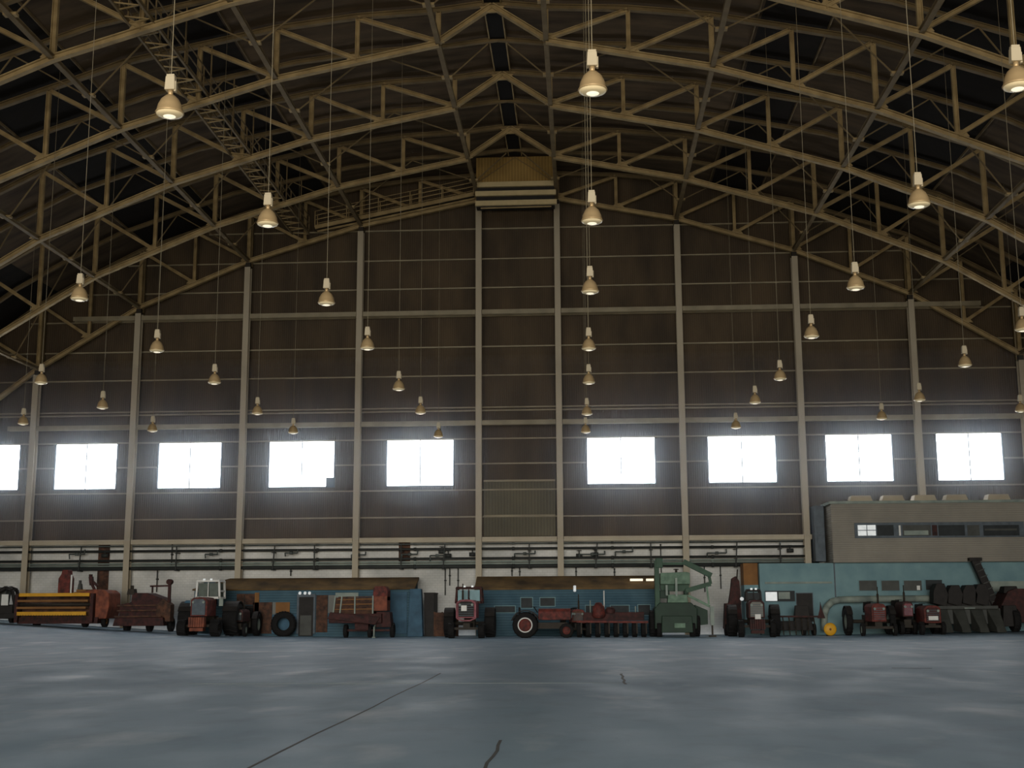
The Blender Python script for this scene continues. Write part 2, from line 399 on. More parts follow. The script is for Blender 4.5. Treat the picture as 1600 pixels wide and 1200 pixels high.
# ------------------------------------------------------------------ roof trusses
def tri_plate(b, x, z, r, th=.05):
    b.prism([(x-r, z-.05), (x+r, z-.05), (x+r*.45, z+r*.62), (x-r*.45, z+r*.62)], -th, th)
def truss():
    t = thing('roof_truss', '', 'truss')
    JU = [0, 1, 1.5, 2, 2.5, 3, 3.5, 4, 4.5, 5, 5.5, 6]
    for s in (-1, 1):
        b = MB()
        for a, c_ in zip(JU, JU[1:]): b.ibeam((s*X[a], 0, U[a]), (s*X[c_], 0, U[c_]), .26, .26, .05)
        b.build('upper_chord', 'steel_dark', t)
        b = MB()
        for a in (1, 2, 3, 4, 5): b.ibeam((s*X[a], 0, L[a]), (s*X[a+1], 0, L[a+1]), .29, .28, .05)
        b.build('lower_chord', 'steel', t)
        for j in (1, 1.5, 2, 2.5, 3, 3.5, 4, 4.5, 5, 5.5):
            b = MB(); b.ibeam((s*X[j], 0, L[j]+.1), (s*X[j], 0, U[j]-.1), .2, .2 if j != int(j) else .24, .04); b.build('vertical_strut', 'steel', t)
            b = MB(); e = j+.5; b.ibeam((s*X[j], 0, L[j]+.1), (s*X[e], 0, U[e]-.1), .22, .2, .04); b.build('diagonal_strut', 'steel', t)
            b = MB(); tri_plate(b, s*X[j]+s*.12, L[j]+.1, .42); b.build('gusset_plate', 'steel', t)
        b = MB(); b.ibeam((s*X[1], 0, L[1]+.1), (0, 0, U[0]-.15), .3, .26, .05); b.build('diagonal_strut', 'steel', t)
    b = MB(); b.prism([(-.7, U[0]-.1), (.7, U[0]-.1), (.3, U[0]-.5), (-.3, U[0]-.5)], -.06, .06); b.build('ridge_plate', 'steel', t)
    return t
T = truss(); freeze(T)
tl = ['farthest steel roof truss, standing on the end wall posts', 'second roof truss out from the end wall', 'third roof truss out from the end wall',
      'fourth roof truss out from the end wall, its peak near the top of the picture', 'fifth roof truss out from the end wall, seen only at its two sides',
      'sixth roof truss out from the end wall', 'seventh roof truss out from the end wall', 'eighth roof truss out from the end wall']
for k in range(NT):
    o = T if k == 0 else dup(T)
    o.location.y = -k*BAY; o['label'] = tl[k]; o['group'] = 'arched steel roof trusses'
def rafter():
    t = thing('roof_rafter', '', 'rafter')
    JU = [0, 1, 1.5, 2, 2.5, 3, 3.5, 4, 4.5, 5, 5.5, 6]
    for s in (-1, 1):
        b = MB()
        for a, c_ in zip(JU, JU[1:]): b.ibeam((s*X[a], 0, U[a]), (s*X[c_], 0, U[c_]), .22, .22, .04)
        b.build('rafter_half', 'steel_dark', t)
        for j in (1, 2, 3, 4, 5):
            for e in (j-.5, j+.5):
                zz = U[e] if e != .5 else (U[0]+U[1])/2
                b = MB(); b.bar((s*X[j]+(e-j)*s*.4, 0, L[j]+.05), (s*(.5 if e == .5 else X[e]), 0, zz-.1), .06, .06); b.build('knee_rod', 'steel_dark', t)
            b = MB(); b.box(s*X[j]-.27, s*X[j]+.27, -.14, .14, L[j]-.04, L[j]+.07); b.build('seat_plate', 'steel', t)
    return t
Rf = rafter(); freeze(Rf)
for k in range(NT-1):
    o = Rf if k == 0 else dup(Rf)
    o.location.y = -(k+.5)*BAY
    o['label'] = 'light curved rafter with V-shaped knee rods, ' + ['between the wall truss and the next', 'between the second and third trusses from the wall',
        'between the third and fourth trusses from the wall', 'between the fourth and fifth trusses from the wall', 'between the fifth and sixth trusses from the wall',
        'between the sixth and seventh trusses from the wall', 'between the seventh and eighth trusses from the wall'][k]
    o['group'] = 'light rafters between the trusses'
for s, sd in ((-1, 'left'), (1, 'right')):
    for j in (1, 2, 3, 4, 5):
        t = thing('longitudinal_strut', 'lengthwise strut joining the lower truss chords, %s out from the ridge on the %s' % (['', 'first', 'second', 'third', 'fourth', 'fifth'][j], sd), 'strut',
                  (s*X[j], 0, L[j]), 0, 'lengthwise struts under the roof')
        b = MB()
        for k in range(NT-1):
            b = MB(); b.ibeam((0, -k*BAY-.1, .02), (0, -(k+1)*BAY+.1, .02), .24, .2, .04, side=(1, 0, 0)); b.build('strut_length', 'steel_dark', t)
for s, sd in ((-1, 'left'), (1, 'right')):
    for q, x in enumerate((12.7, 16, 20, 25)):
        z = roof_z(x)+.2
        b = MB(); b.box(s*x-.03, s*x+.03, -96, .6, z-.06, z+.08)
        tag(b.build('roof_purlin', 'steel_dark'), 'thin roof purlin edging a black strip, %s from the ridge on the %s' % (['first', 'second', 'third', 'fourth'][q], sd), 'purlin', 'thin roof purlins')
r = thing('ridge_strip', 'black lengthwise strip under the ridge with thin pale edges', 'strip', (0, 0, U[0]+.1))
b = MB(); b.box(-.42, .42, -96, -2.9, -.1, .12); b.build('strip_board', 'ridge', r)
for s in (-1, 1):
    b = MB(); b.box(s*.42-.03, s*.42+.03, -96, -2.9, -.16, .14); b.build('edge_angle', 'steel', r)

# louvred box at the crown of the end wall
LY = -2.7
xa, zt = at(744, 238, LY); xb, zm = at(866, 285, LY); zb_ = at(800, 322, LY)[1]
zt = min(zt, roof_z(2.6)+.25)
r = thing('louvre_box', 'ochre corrugated box with pale louvre bars at the peak of the end wall', 'vent', ((xa+xb)/2, LY, 0))
hw = (xb-xa)/2
b = MB(); b.box(-hw, hw, 0, 3.2, zm, zt); b.build('box_cladding', 'boxsheet', r)
b = MB(); b.box(-hw, hw, .1, .8, zb_, zm); b.build('dark_recess', 'black2', r)
for i, y in enumerate((288, 302, 317)):
    z = at(805, y, LY)[1]; b = MB(); b.box(-hw-.05, hw+.05+.05*i, -.12, .08, z-.16, z+.16); b.build('louvre_bar', 'louvre', r)
b = MB(); b.bar((-hw+.3, -.05, zb_-.12), (hw-.2, -.05, zb_-.1), .07); b.build('lower_rod', 'steel', r)
for s in (-1, 1):
    b = MB(); b.bar((0, -.04, zt-.05), (s*(hw-.1), -.04, zm+.1), .04); b.build('brace_rod', 'steel_dark', r)

# catwalk hung among the trusses
cw = thing('catwalk', 'dark open catwalk with railings hung lengthwise under the roof trusses', 'catwalk', (-14.3, 0, (L[2]+L[3])/2+.35))
for s in (-.55, .55):
    b = MB(); b.ibeam((s, -1.2, 0), (s, -7*BAY, 0), .1, .18, .02, side=(1, 0, 0)); b.build('stringer', 'steel_dark', cw)
k = 0; y = -1.3
while y > -7*BAY:
    b = MB(); b.bar((-.52, y, 0), (.52, y-.35*(1 if k % 2 else -1), 0), .06, .05); b.build('rung', 'steel', cw); y -= .62; k += 1
for s in (-.6, .6):
    b = MB()
    for z in (.55, 1.05): b.bar((s, -1.2, z), (s, -7*BAY, z), .05)
    b.build('handrail', 'steel_dark', cw)
    y = -1.5
    while y > -7*BAY:
        b = MB(); b.bar((s, y, 0), (s, y, 1.05), .06); b.build('rail_post', 'steel_dark', cw); y -= 2.6
y = -BAY/2
while y > -7*BAY:
    for s in (-.6, .6):
        b = MB(); b.bar((s, y, 0), (s, y, roof_z(14.3)-cw.location.z), .06); b.build('hanger_rod', 'steel_dark', cw)
    y -= BAY/2
A = at(492, 355, -1.0); B = at(740, 303, -1.0)
cw2 = thing('cross_catwalk', 'railed catwalk climbing along the end wall truss to the louvre box', 'catwalk', (A[0], -1.0, A[1]))
dx, dz = B[0]-A[0], B[1]-A[1]
for yy in (0, .75):
    b = MB(); b.ibeam((0, yy, 0), (dx, yy, dz), .12, .26, .03); b.build('stringer', 'steel', cw2)
b = MB()
b.bar((0, .37, .02), (dx, .37, dz+.02), .7, .05); b.build('walkway_boards', 'black2', cw2)
for yy in (0, .75):
    b = MB()
    for h in (.5, .8, 1.1): b.bar((0, yy, h), (dx, yy, dz+h), .035)
    b.build('handrail', 'steel', cw2)
    for q in range(6):
        t_ = q/5; b = MB(); b.bar((dx*t_, yy, dz*t_), (dx*t_, yy, dz*t_+1.1), .06); b.build('rail_post', 'steel', cw2)

# ------------------------------------------------------------------ pendant lamps
def lamp():
    t = thing('pendant_lamp', '', 'lamp')
    b = MB(); b.lathe([(.045, .42), (.10, .40), (.19, .31), (.25, .18), (.275, .06), (.30, .02), (.29, 0), (.265, .02), (.25, .07), (.22, .18), (.15, .28), (.06, .33)], n=24); b.build('bell_shade', 'lampshade', t)
    b = MB(); b.lathe([(.285, .03), (.27, -.02), (.2, -.05), (.13, -.06)], n=24); b.build('glass_lens', 'lens', t)
    b = MB(); b.lathe([(.135, -.058), (.1, -.075), (0, -.085)], n=16); b.build('bulb', 'lampbulb', t)
    b = MB(); b.cyl((0, 0, .40), (0, 0, .52), .055, n=12); b.build('neck', 'lampshade', t)
    b = MB(); b.box(-.11, .11, -.09, .09, .52, .82, .015, .01); b.box(-.085, .085, -.07, .07, .82, .87); b.box(.08, .125, -.05, .05, .49, .72); b.build('ballast_housing', 'lampbody', t, .01)
    return t
Lp = lamp(); freeze(Lp)
LAMPS = [('centre row', [(926, 142), (925, 346), (922, 456), (920, 545), (920, 598), (917, 647), (915, 675)]),
 ('row left of centre', [(265, 178), (418, 350), (510, 474), (574, 544), (623, 608), (657, 645), (685, 682)]),
 ('row right of centre', [(1590, 135), (1436, 320), (1337, 450), (1268, 526), (1219, 592), (1180, 629), (1150, 668)]),
 ('outer left row', [(124, 467), (245, 548), (335, 598), (402, 646), (458, 676)]),
 ('outer right row', [(1598, 515), (1508, 571), (1437, 625), (1378, 654)]),
 ('leftmost row', [(64, 598), (160, 637), (238, 673)]),
 ('far left edge', [(36, 662)]), ('far right edge', [(1595, 642)])]
first = True
WHERE = {'centre row': 'in the row hanging right of the louvre box', 'row left of centre': 'in the next row left of the central one',
 'row right of centre': 'in the next row right of the central one', 'outer left row': 'in the outer left row', 'outer right row': 'in the outer right row',
 'leftmost row': 'in the leftmost row', 'far left edge': '', 'far right edge': ''}
for nm, pts in LAMPS:
    for i, (px, py) in enumerate(pts):
        v = FWD + RT*((px-800)/F) + UP*((600-py)/F)
        t_ = (11.95-CAM.z)/v.z; p = CAM+v*t_
        if p.y > -3.2:
            t_ = (-3.2-CAM.y)/v.y; p = CAM+v*t_
        o = Lp if first else dup(Lp)
        first = False
        o.location = p
        o['label'] = ('bell-shaped aluminium pendant lamp, ' + (SN[i]+' ' if len(pts) > 1 and i < len(pts)-1 else ('farthest ' if len(pts) > 1 else '')) + WHERE[nm]) if len(pts) > 1 else \
            ('tiny pendant lamp above the cut-off window at the far left edge' if 'left' in nm else 'pendant lamp half cut off at the right edge above the upper office')
        o['group'] = 'pendant lamps hung on long wires'
        top = roof_z(p.x)+.2
        b = MB(); b.cyl((0, 0, .86), (0, 0, top-p.z), .010, n=6); b.build('hanging_wire', 'cable', o)

# ------------------------------------------------------------------ pipes on the brick base
PY = WY-.5
pl = [(849, .05, 'pipe', 'thin pipe just under the pale rail'), (857, .08, 'piped', 'dark pipe, uppermost of the run on the brick base'),
      (872, .08, 'piped', 'dark pipe in the middle of the run on the brick base'), (877, .06, 'duct', 'pale pipe below the middle dark pipe'),
      (880.5, .05, 'duct', 'thinner pale pipe second below the middle dark pipe'), (884.5, .12, 'piped', 'thick dark pipe, lowest of the run on the brick base')]
for y, r_, m_, lb in pl:
    z = at(800, y, PY)[1]
    b = MB(); b.cyl((-36, PY, z), (18.8, PY, z), r_, n=8)
    x_ = -32
    while x_ < 18: b.cyl((x_, PY, z), (x_+.16, PY, z), r_*1.35, n=8); x_ += 6.3
    tag(b.build('wall_pipe', m_), lb, 'pipe', 'horizontal pipes on the brick base')
zt, zb_ = at(800, 850, PY)[1], at(800, 890, PY)[1]
hx = [(-34.5, 0), (-28.6, 1), (-22.2, 0), (-15.9, 1), (-13.2, 0), (-7.6, 0), (-4.9, 1), (.6, 0), (4.8, 1), (8.3, 0), (13.6, 1), (16.4, 0)]
for i, (x, l_) in enumerate(hx):
    b = MB(); b.bar((x, PY-.13, zb_+.1), (x+(.12 if l_ else 0), PY-.13, zt), .07, .07)
    for y in (857, 872, 884.5):
        z = at(800, y, PY)[1]; b.box(x-.09, x+.12, PY-.12, PY+.36, z-.17, z-.12)
    tag(b.build('pipe_hanger', 'piped'), 'dark hanger bracket holding the wall pipes above the brick base', 'bracket', 'pipe hanger brackets')
for i, (px, y0, y1) in enumerate(((247, 885, 925), (270, 848, 885), (455, 885, 900), (696, 884, 930), (703, 884, 915), (716, 884, 930), (800, 884, 900), (812, 886, 900), (900, 886, 900), (960, 888, 900), (1032, 850, 895), (1100, 880, 925), (1125, 878, 920))):
    xx, z1 = at(px, y0, PY+.3); z0 = at(px, y1, PY+.3)[1]
    b = MB(); b.cyl((xx, PY+.2, z0), (xx, PY+.2, z1), .035, n=6); b.cyl((xx, PY+.2, z1-.1), (xx, PY+.2, z1), .05, n=6); b.box(xx-.06, xx+.06, PY+.15, PY+.39, (z0+z1)/2-.04, (z0+z1)/2+.04)
    tag(b.build('conduit', 'piped'), 'thin vertical conduit on the white brick', 'conduit', 'thin conduits on the brick')
for px, py in ((163, 868), (690, 862), (700, 868), (738, 866), (905, 868), (930, 866), (1235, 860)):
    xx, z = at(px, py, PY-.1); b = MB(); b.cyl((xx-.2, PY, z), (xx+.2, PY, z), .13, n=10); b.cyl((xx, PY, z), (xx, PY, z+.3), .04, n=6); b.lathe([(.14, -.02), (.17, 0), (.14, .02)], (xx, PY, z+.32), n=12); b.box(xx-.05, xx+.05, PY, PY+.4, z-.05, z+.05)
    tag(b.build('pipe_valve', 'piped'), 'dark valve with a hand wheel on the wall pipes', 'valve', 'valves on the wall pipes')
for px, py, w_, h_ in ((640, 866, 1.0, .5), (683, 868, .9, .7), (925, 866, 1.6, .4), (975, 862, 1.1, .6), (1120, 864, 1.2, .5), (455, 864, .8, .4), (560, 867, .9, .4), (820, 865, 1.3, .35), (330, 866, .8, .5), (120, 866, 1.0, .6)):
    xx, z = at(px, py, PY-.2)
    b = MB(); b.tube([(xx-w_/2, PY-.1, z-h_/2), (xx-w_/2, PY-.2, z), (xx+w_/2, PY-.2, z), (xx+w_/2, PY-.1, z+h_/2)], .045, 8); b.cyl((xx-.1, PY-.2, z), (xx+.1, PY-.2, z), .1, n=10)
    b.cyl((xx+w_*.3, PY-.2, z), (xx+w_*.3, PY+.3, z), .03, n=6)
    tag(b.build('pipe_loop', 'pipe'), 'small bent pipe loop with a union fitting among the wall pipes', 'pipe', 'small pipe loops on the brick base')
for px, y0, y1 in ((163, 846, 925), (632, 846, 888)):
    xa = at(px-9, 860, WY-.13)[0]; xb = at(px+9, 860, WY-.13)[0]; z1 = at(px, y0, WY-.13)[1]; z0 = at(px, y1, WY-.13)[1]
    b = MB(); b.box(xa, xb, WY-.145, WY-.12, z0, z1); b.box(xa+.1, xb-.1, WY-.16, WY-.145, z0+.1, z1-.1)
    tag(b.build('rusty_sheet', 'brown'), 'rusty brown sheet fixed to the white brick behind the pipes, ' + ('above the hay windrower' if px < 300 else 'above the bale wagon end'), 'sheet')
xx, z1 = at(800, 750, WY-.1); z0 = at(800, 838, WY-.1)[1]; xa = at(756, 800, WY)[0]; xb = at(868, 800, WY)[0]
r = thing('sheet_metal_panel', 'pale corrugated metal panel between the two central posts', 'panel', ((xa+xb)/2, WY-.08, 0)); hw = (xb-xa)/2
b = MB(); b.box(-hw, hw, -.06, .04, z0, z1); b.build('corrugated_sheet', 'sheet', r)
zz = at(800, 806, WY-.1)[1]
for z in (zz, z1-.05): b = MB(); b.box(-hw, hw, -.14, -.06, z-.06, z+.06); b.build('cross_angle', 'girt', r)

# ------------------------------------------------------------------ lean-to sheds
def panel(r, ox, px0, px1, py0, py1, Y, m, name='wall_panel', d=.0, th=.06, tilt=0):
    xa, z1 = at(px0, (py0+py1)/2, Y); xb, _ = at(px1, (py0+py1)/2, Y); cxp = (px0+px1)/2
    z1 = at(cxp, py0, Y)[1]; z0 = at(cxp, py1, Y)[1]
    b = MB(); b.box(xa-ox, xb-ox, -d-th, -d, max(z0, 0), z1); return b.build(name, m, r, .008)
SY = -2.2
def shed(name, label, px0, px1, top_y, eave_y, m='bluelap', slant=0):
    xa = at(px0, 950, SY)[0]; xb = at(px1, 950, SY)[0]; ox = (xa+xb)/2
    r = thing(name, label, 'shed', (ox, SY, 0)); hw = (xb-xa)/2
    mid = (px0+px1)/2
    ze = at(mid, eave_y, SY)[1]; zt = at(mid, top_y, -.35)[1]
    b = MB(); b.prismx([(0, 0), (0, ze), (1.9, zt-.1), (1.9, 0)], -hw, hw); b.build('shed_walls', m, r)
    b = MB(); b.hexa([(-hw-.1, -.15, ze), (hw+.1, -.15, ze), (hw+.1, 1.86, zt-.12), (-hw-.1+slant, 1.86, zt-.12),
                      (-hw-.1, -.15, ze+.1), (hw+.1, -.15, ze+.1), (hw+.1, 1.86, zt), (-hw-.1+slant, 1.86, zt)])
    b.build('felt_roof', 'tarp', r)
    return r, ox
r, ox = shed('lean_to_shed', 'patched blue lean-to shed with brown roof behind the tire and bale wagon', 303, 646, 903, 922, slant=1.8)
for (a, b_, c_, d_, m_) in ((370, 398, 928, 945, 'brown'), (398, 405, 926, 960, 'ply'), (395, 425, 941, 990, 'brown'), (426, 431, 941, 960, 'grey'), (431, 453, 941, 958, 'ply'),
        (372, 396, 946, 990, 'black2'), (494, 512, 930, 988, 'brown'), (513, 524, 930, 958, 'grey'), (524, 560, 926, 950, 'duct'), (425, 464, 960, 990, 'blue'), (600, 636, 925, 990, 'blue')):
    panel(r, ox, a, b_, c_, d_, SY, m_)
d = panel(r, ox, 464, 493, 928, 990, SY, 'frame', 'doorway', 0, .1)
b_ = None
xa, z1 = at(467.5, 933, SY-.1); xb, _ = at(490, 933, SY-.1)
q = MB(); q.box(xa-ox, xb-ox, -.13, -.1, .05, z1); q.build('door_opening', 'black2', d)
q = MB(); q.box(xa-ox+.1, xb-ox-.1, -.15, -.13, .1, 1.3); q.build('door_leaf', 'hood', d)
for px in (469, 477, 484):
    xq, zq = at(px, 926, SY-.1); q = MB(); q.cyl((xq-ox, -.12, zq), (xq-ox, -.2, zq-.05), .09, n=10); q.build('white_lamp', 'glassl', r)
xa, z1 = at(637, 920, SY-.8); xb, _ = at(661, 920, SY-.8)
b = MB(); b.box(xa, xb, SY-.8, SY-.1, 0, z1, .12, .05); tag(b.build('blue_cabinet', 'blue', bevel=.05), 'tall blue sheet cabinet at the right end of the left shed', 'cabinet')
xa, z1 = at(663, 928, SY); xb, _ = at(678, 928, SY)
b = MB(); b.box(xa, xb, SY, SY+2, 0, z1); b.box(xa-.03, xb+.03, SY-.03, SY+2.03, z1, z1+.08); tag(b.build('doorway_shade', 'black2'), 'dark block for the shaded narrow booth between the blue cabinet and the white brick', 'entryway')  # solid dark block, its colour stands for the shade inside a doorway
xa, z1 = at(679, 957, SY-.2); xb, _ = at(716, 957, SY)
b = MB(); b.box(xa, xb, SY-.2, SY-.1, 0, z1)
for k in range(4): x_ = xa+(xb-xa)*k/3; b.box(x_-.04, x_+.04, SY-.26, SY-.2, 0, z1+.04)
tag(b.build('board_fence', 'brown'), 'low brown board screen in front of the white brick', 'screen')

r, ox = shed('long_blue_shed', 'long blue lean-to shed with brown roof behind the row of red machines', 744, 1027, 900, 921)
def opening(r, ox, a, b_, c_, d_, Y, glass='glassd', frame='blue2', n=1):
    fr = panel(r, ox, a, b_, c_, d_, Y, frame, 'shed_window', 0, .05)
    w_ = (b_-a)/n
    for k in range(n): panel(fr, ox, a+k*w_+1.2, a+(k+1)*w_-1.2, c_+1.2, d_-1.2, Y, glass, 'pane', .05, .02)
    return fr
for a in ((813, 833, 933, 951), (843, 868, 933, 948)): opening(r, ox, *a, SY)
for a in ((772, 806, 946, 958), (914, 945, 945, 958), (953, 984, 945, 962), (996, 1017, 944, 962)): opening(r, ox, *a, SY)
for a in ((984, 1004, 904.5, 908), (1009, 1021, 904.5, 908)):
    xa, za = at(a[0], a[2], -1.2); xb, zb_ = at(a[1], a[3], -1.2)
    b = MB(); b.box(xa-ox, xb-ox, .55, .62, zb_, za); b.build('light_strip', MT['lampbulb'], r)
xq, zq = at(898, 921, SY-.3); b = MB(); b.cyl((xq-ox, -.3, zq-.1), (xq-ox, -.1, zq+.2), .09, n=10); b.build('eave_lamp', 'glassl', r)

# blue ground-floor offices on the right
BY = -2.4
xa = ox0 = at(1188, 930, BY)[0]; xb = 40; zt = zt0 = at(1400, 879, BY)[1]
r = thing('blue_office_block', 'pale blue ground-floor office block under the grey upper office', 'building', (xa, BY, 0)); ox = xa
b = MB(); b.box(0, xb-xa, 0, -BY-.3, 0, zt); b.build('office_walls', 'blue2', r)
panel(r, ox, 1195, 1300, 909, 912, BY, 'duct', 'wall_band')
b = MB(); b.box(at(1303, 900, BY)[0]-ox, at(1305, 900, BY)[0]-ox, -.04, 0, 2.2, zt); b.build('corner_bead', 'frame', r)
fr = opening(r, ox, 1194, 1243, 922, 941, BY, 'glassd')
panel(fr, ox, 1196, 1214, 925, 939, BY, 'glassl', 'white_paper', .08, .02); panel(fr, ox, 1216, 1234, 925, 936, BY, 'duct', 'pale_curtain', .08, .02)
fr = opening(r, ox, 1244, 1271, 926, 972, BY, 'black2', 'frame')
for a, g in ((1340, 'mgreen'), (1375, 'mgreen'), (1410, 'mgreen')): opening(r, ox, a+1, a+31, 906, 924, BY, 'hood', 'blue2')
opening(r, ox, 1445, 1473, 905, 923, BY, 'glassd')
panel(r, ox, 1432, 1437, 915, 922, BY, 'white', 'notice', .08, .02)
panel(r, ox, 1545, 1600, 908, 925, BY, 'duct', 'pale_band')
xa = at(1163, 930, BY+.6)[0]; xb2 = ox0
r = thing('blue_annex', 'low blue annex with an orange plywood panel above it', 'shed', (xa, BY+.6, 0)); zt1 = at(1175, 880, BY+.6)[1]; zm = at(1175, 914, BY+.6)[1]
b = MB(); b.box(0, xb2-xa-.02, 0, 1.5, zm, zt1); b.build('plywood_panel', 'ply', r)
b = MB(); b.box(0, xb2-xa-.02, -.08, 1.5, 0, zm); b.build('annex_wall', 'blue2', r)

# grey upper office
GY = -2.8
xa = at(1300, 830, GY)[0]; zt = at(1450, 783.5, GY)[1]; zb_ = zt0+.01; XR = 40
r = thing('upper_office', 'grey lap-sided upper office box with a band of windows', 'building', (xa, GY, 0)); ox = xa
b = MB(); b.box(0, XR-xa, 0, -GY-.3, zb_, zt-.1); b.build('office_siding', 'lap', r)
b = MB(); b.box(-.12, XR-xa, -.12, -GY-.3, zt-.1, zt+.06); b.build('roof_edge', 'duct', r)
fr = panel(r, ox, 1335, 1600, 816, 840, GY, 'frame', 'window_band', 0, .05)
for (a, b_, m_) in ((1340, 1368, 'glassl'), (1370, 1396, 'glassd'), (1404, 1407, 'white'), (1410, 1454, 'hood'), (1456, 1464, 'dred'), (1466, 1507, 'glassd'), (1511, 1530, 'hood'), (1536, 1592, 'glassd')):
    panel(fr, ox, a, b_, 820.5 if m_ != 'white' else 821, 837, GY, m_, 'pane', .06, .02)
for a in (1354, ):
    panel(fr, ox, a-.6, a+.6, 820.5, 837, GY, 'frame', 'muntin', .09, .02)
panel(fr, ox, 1340, 1368, 828.2, 829.2, GY, 'frame', 'muntin', .09, .02)
panel(fr, ox, 1412, 1450, 829, 836, GY, 'duct', 'desk_shelf', .085, .01); panel(fr, ox, 1538, 1588, 826, 829, GY, 'hood', 'blind', .09, .01)
for i, (a, b_) in enumerate(((1326, 1362), (1376, 1412), (1425, 1462), (1475, 1511), (1540, 1577))):
    x0, z1 = at(a, 775-i*.6, GY+.8); x1, _ = at(b_, 775, GY+.8)
    v = MB(); v.box(x0, x1, GY+.5, GY+1.5, zt+.07, max(z1, zt+.3), .12, .1); v.box(x0-.05, x1+.05, GY+.45, GY+1.55, zt+.05, zt+.1)
    tag(v.build('roof_vent', 'post', bevel=.02), 'pale low box vent on the upper office roof, %s' % ['leftmost of five', 'second from the left', 'middle one of five', 'fourth from the left', 'set apart at the right end'][i], 'vent', 'box vents on the upper office')
b = MB(); b.box(xa-.75, xa-.14, -1.2, .5, at(1290, 877, -1.2)[1], at(1290, 790, -1.2)[1]); b.box(xa-.6, xa-.3, -1.26, -1.2, at(1290, 848, -1.2)[1], at(1290, 822, -1.2)[1])
tag(b.build('office_side_shade', 'frame'), 'dark box for the shaded enclosure at the left end of the upper office', 'flank')  # dark box added in place of the office's shaded side face
# duct
pts = []
for px, py in ((1288, 985), (1288, 960), (1292, 948), (1300, 940), (1312, 937), (1360, 936), (1430, 935.5), (1500, 935)):
    a_ = at(px, py, BY-.5); pts.append((a_[0], BY-.5, max(a_[1], .25)))
b = MB(); b.tube(pts, .2, 12)
for p_ in pts[1:-1]: b.lathe([(0, -.2), (.14, -.14), (.2, 0), (.14, .14), (0, .2)], p_, n=12)
tag(b.build('bent_duct', 'duct'), 'pale duct bending up and running along the blue offices', 'duct')

# ------------------------------------------------------------------ machines
def spot(px, Y):
    x = at(px, 960, Y)[0]; return (x, Y, fz(x, Y))
def wheel(parent, x, y, z_r, r, w, rim='red', axis='x', rimr=.55, name='wheel', lugs=18, ring=None):
    """tyre with tread lugs; rim is its sub-part"""
    b = MB(); pr = [(r*rimr, -w/2*.8), (r*.9, -w/2), (r, -w/2*.75), (r*1.0, w/2*.75), (r*.9, w/2), (r*rimr, w/2*.8), (r*rimr, -w/2*.8)]
    b.lathe(pr, (x, y, z_r), axis, 28)
    for i in range(lugs):
        a = 2*PI*i/lugs; c_, s_ = math.cos(a), math.sin(a); k = r*1.0
        for sgn in (-1, 1):
            a2 = a+sgn*.09
            if axis == 'x':
                p0 = (x, y+k*math.cos(a), z_r+k*math.sin(a)); p1 = (x+sgn*w/2*.9, y+k*math.cos(a2+.12)*.99, z_r+k*math.sin(a2+.12)*.99)
            else:
                p0 = (x+k*math.cos(a), y, z_r+k*math.sin(a)); p1 = (x+k*math.cos(a2+.12)*.99, y+sgn*w/2*.9, z_r+k*math.sin(a2+.12)*.99)
            b.bar(p0, p1, .06*r, .07*r)
    t = b.build(name, 'black', parent)
    b = MB()
    rr = r*rimr*1.02
    b.lathe([(0, -w*.1), (rr*.35, -w*.12), (rr*.45, -w*.05), (rr*.8, -w*.02), (rr*.92, -w*.3), (rr, -w*.34), (rr, w*.34), (rr*.92, w*.3), (rr*.8, w*.02), (rr*.4, w*.05), (0, w*.1)], (x, y, z_r), axis, 24)
    b.build('wheel_rim', rim, t)
    if ring:
        b = MB(); b.lathe([(rr*.9, -w*.46), (rr*1.06, -w*.46), (rr*1.06, -w*.40), (rr*.9, -w*.40), (rr*.9, -w*.46)], (x, y, z_r), axis, 28); b.build('pale_ring', ring, t)
    return t
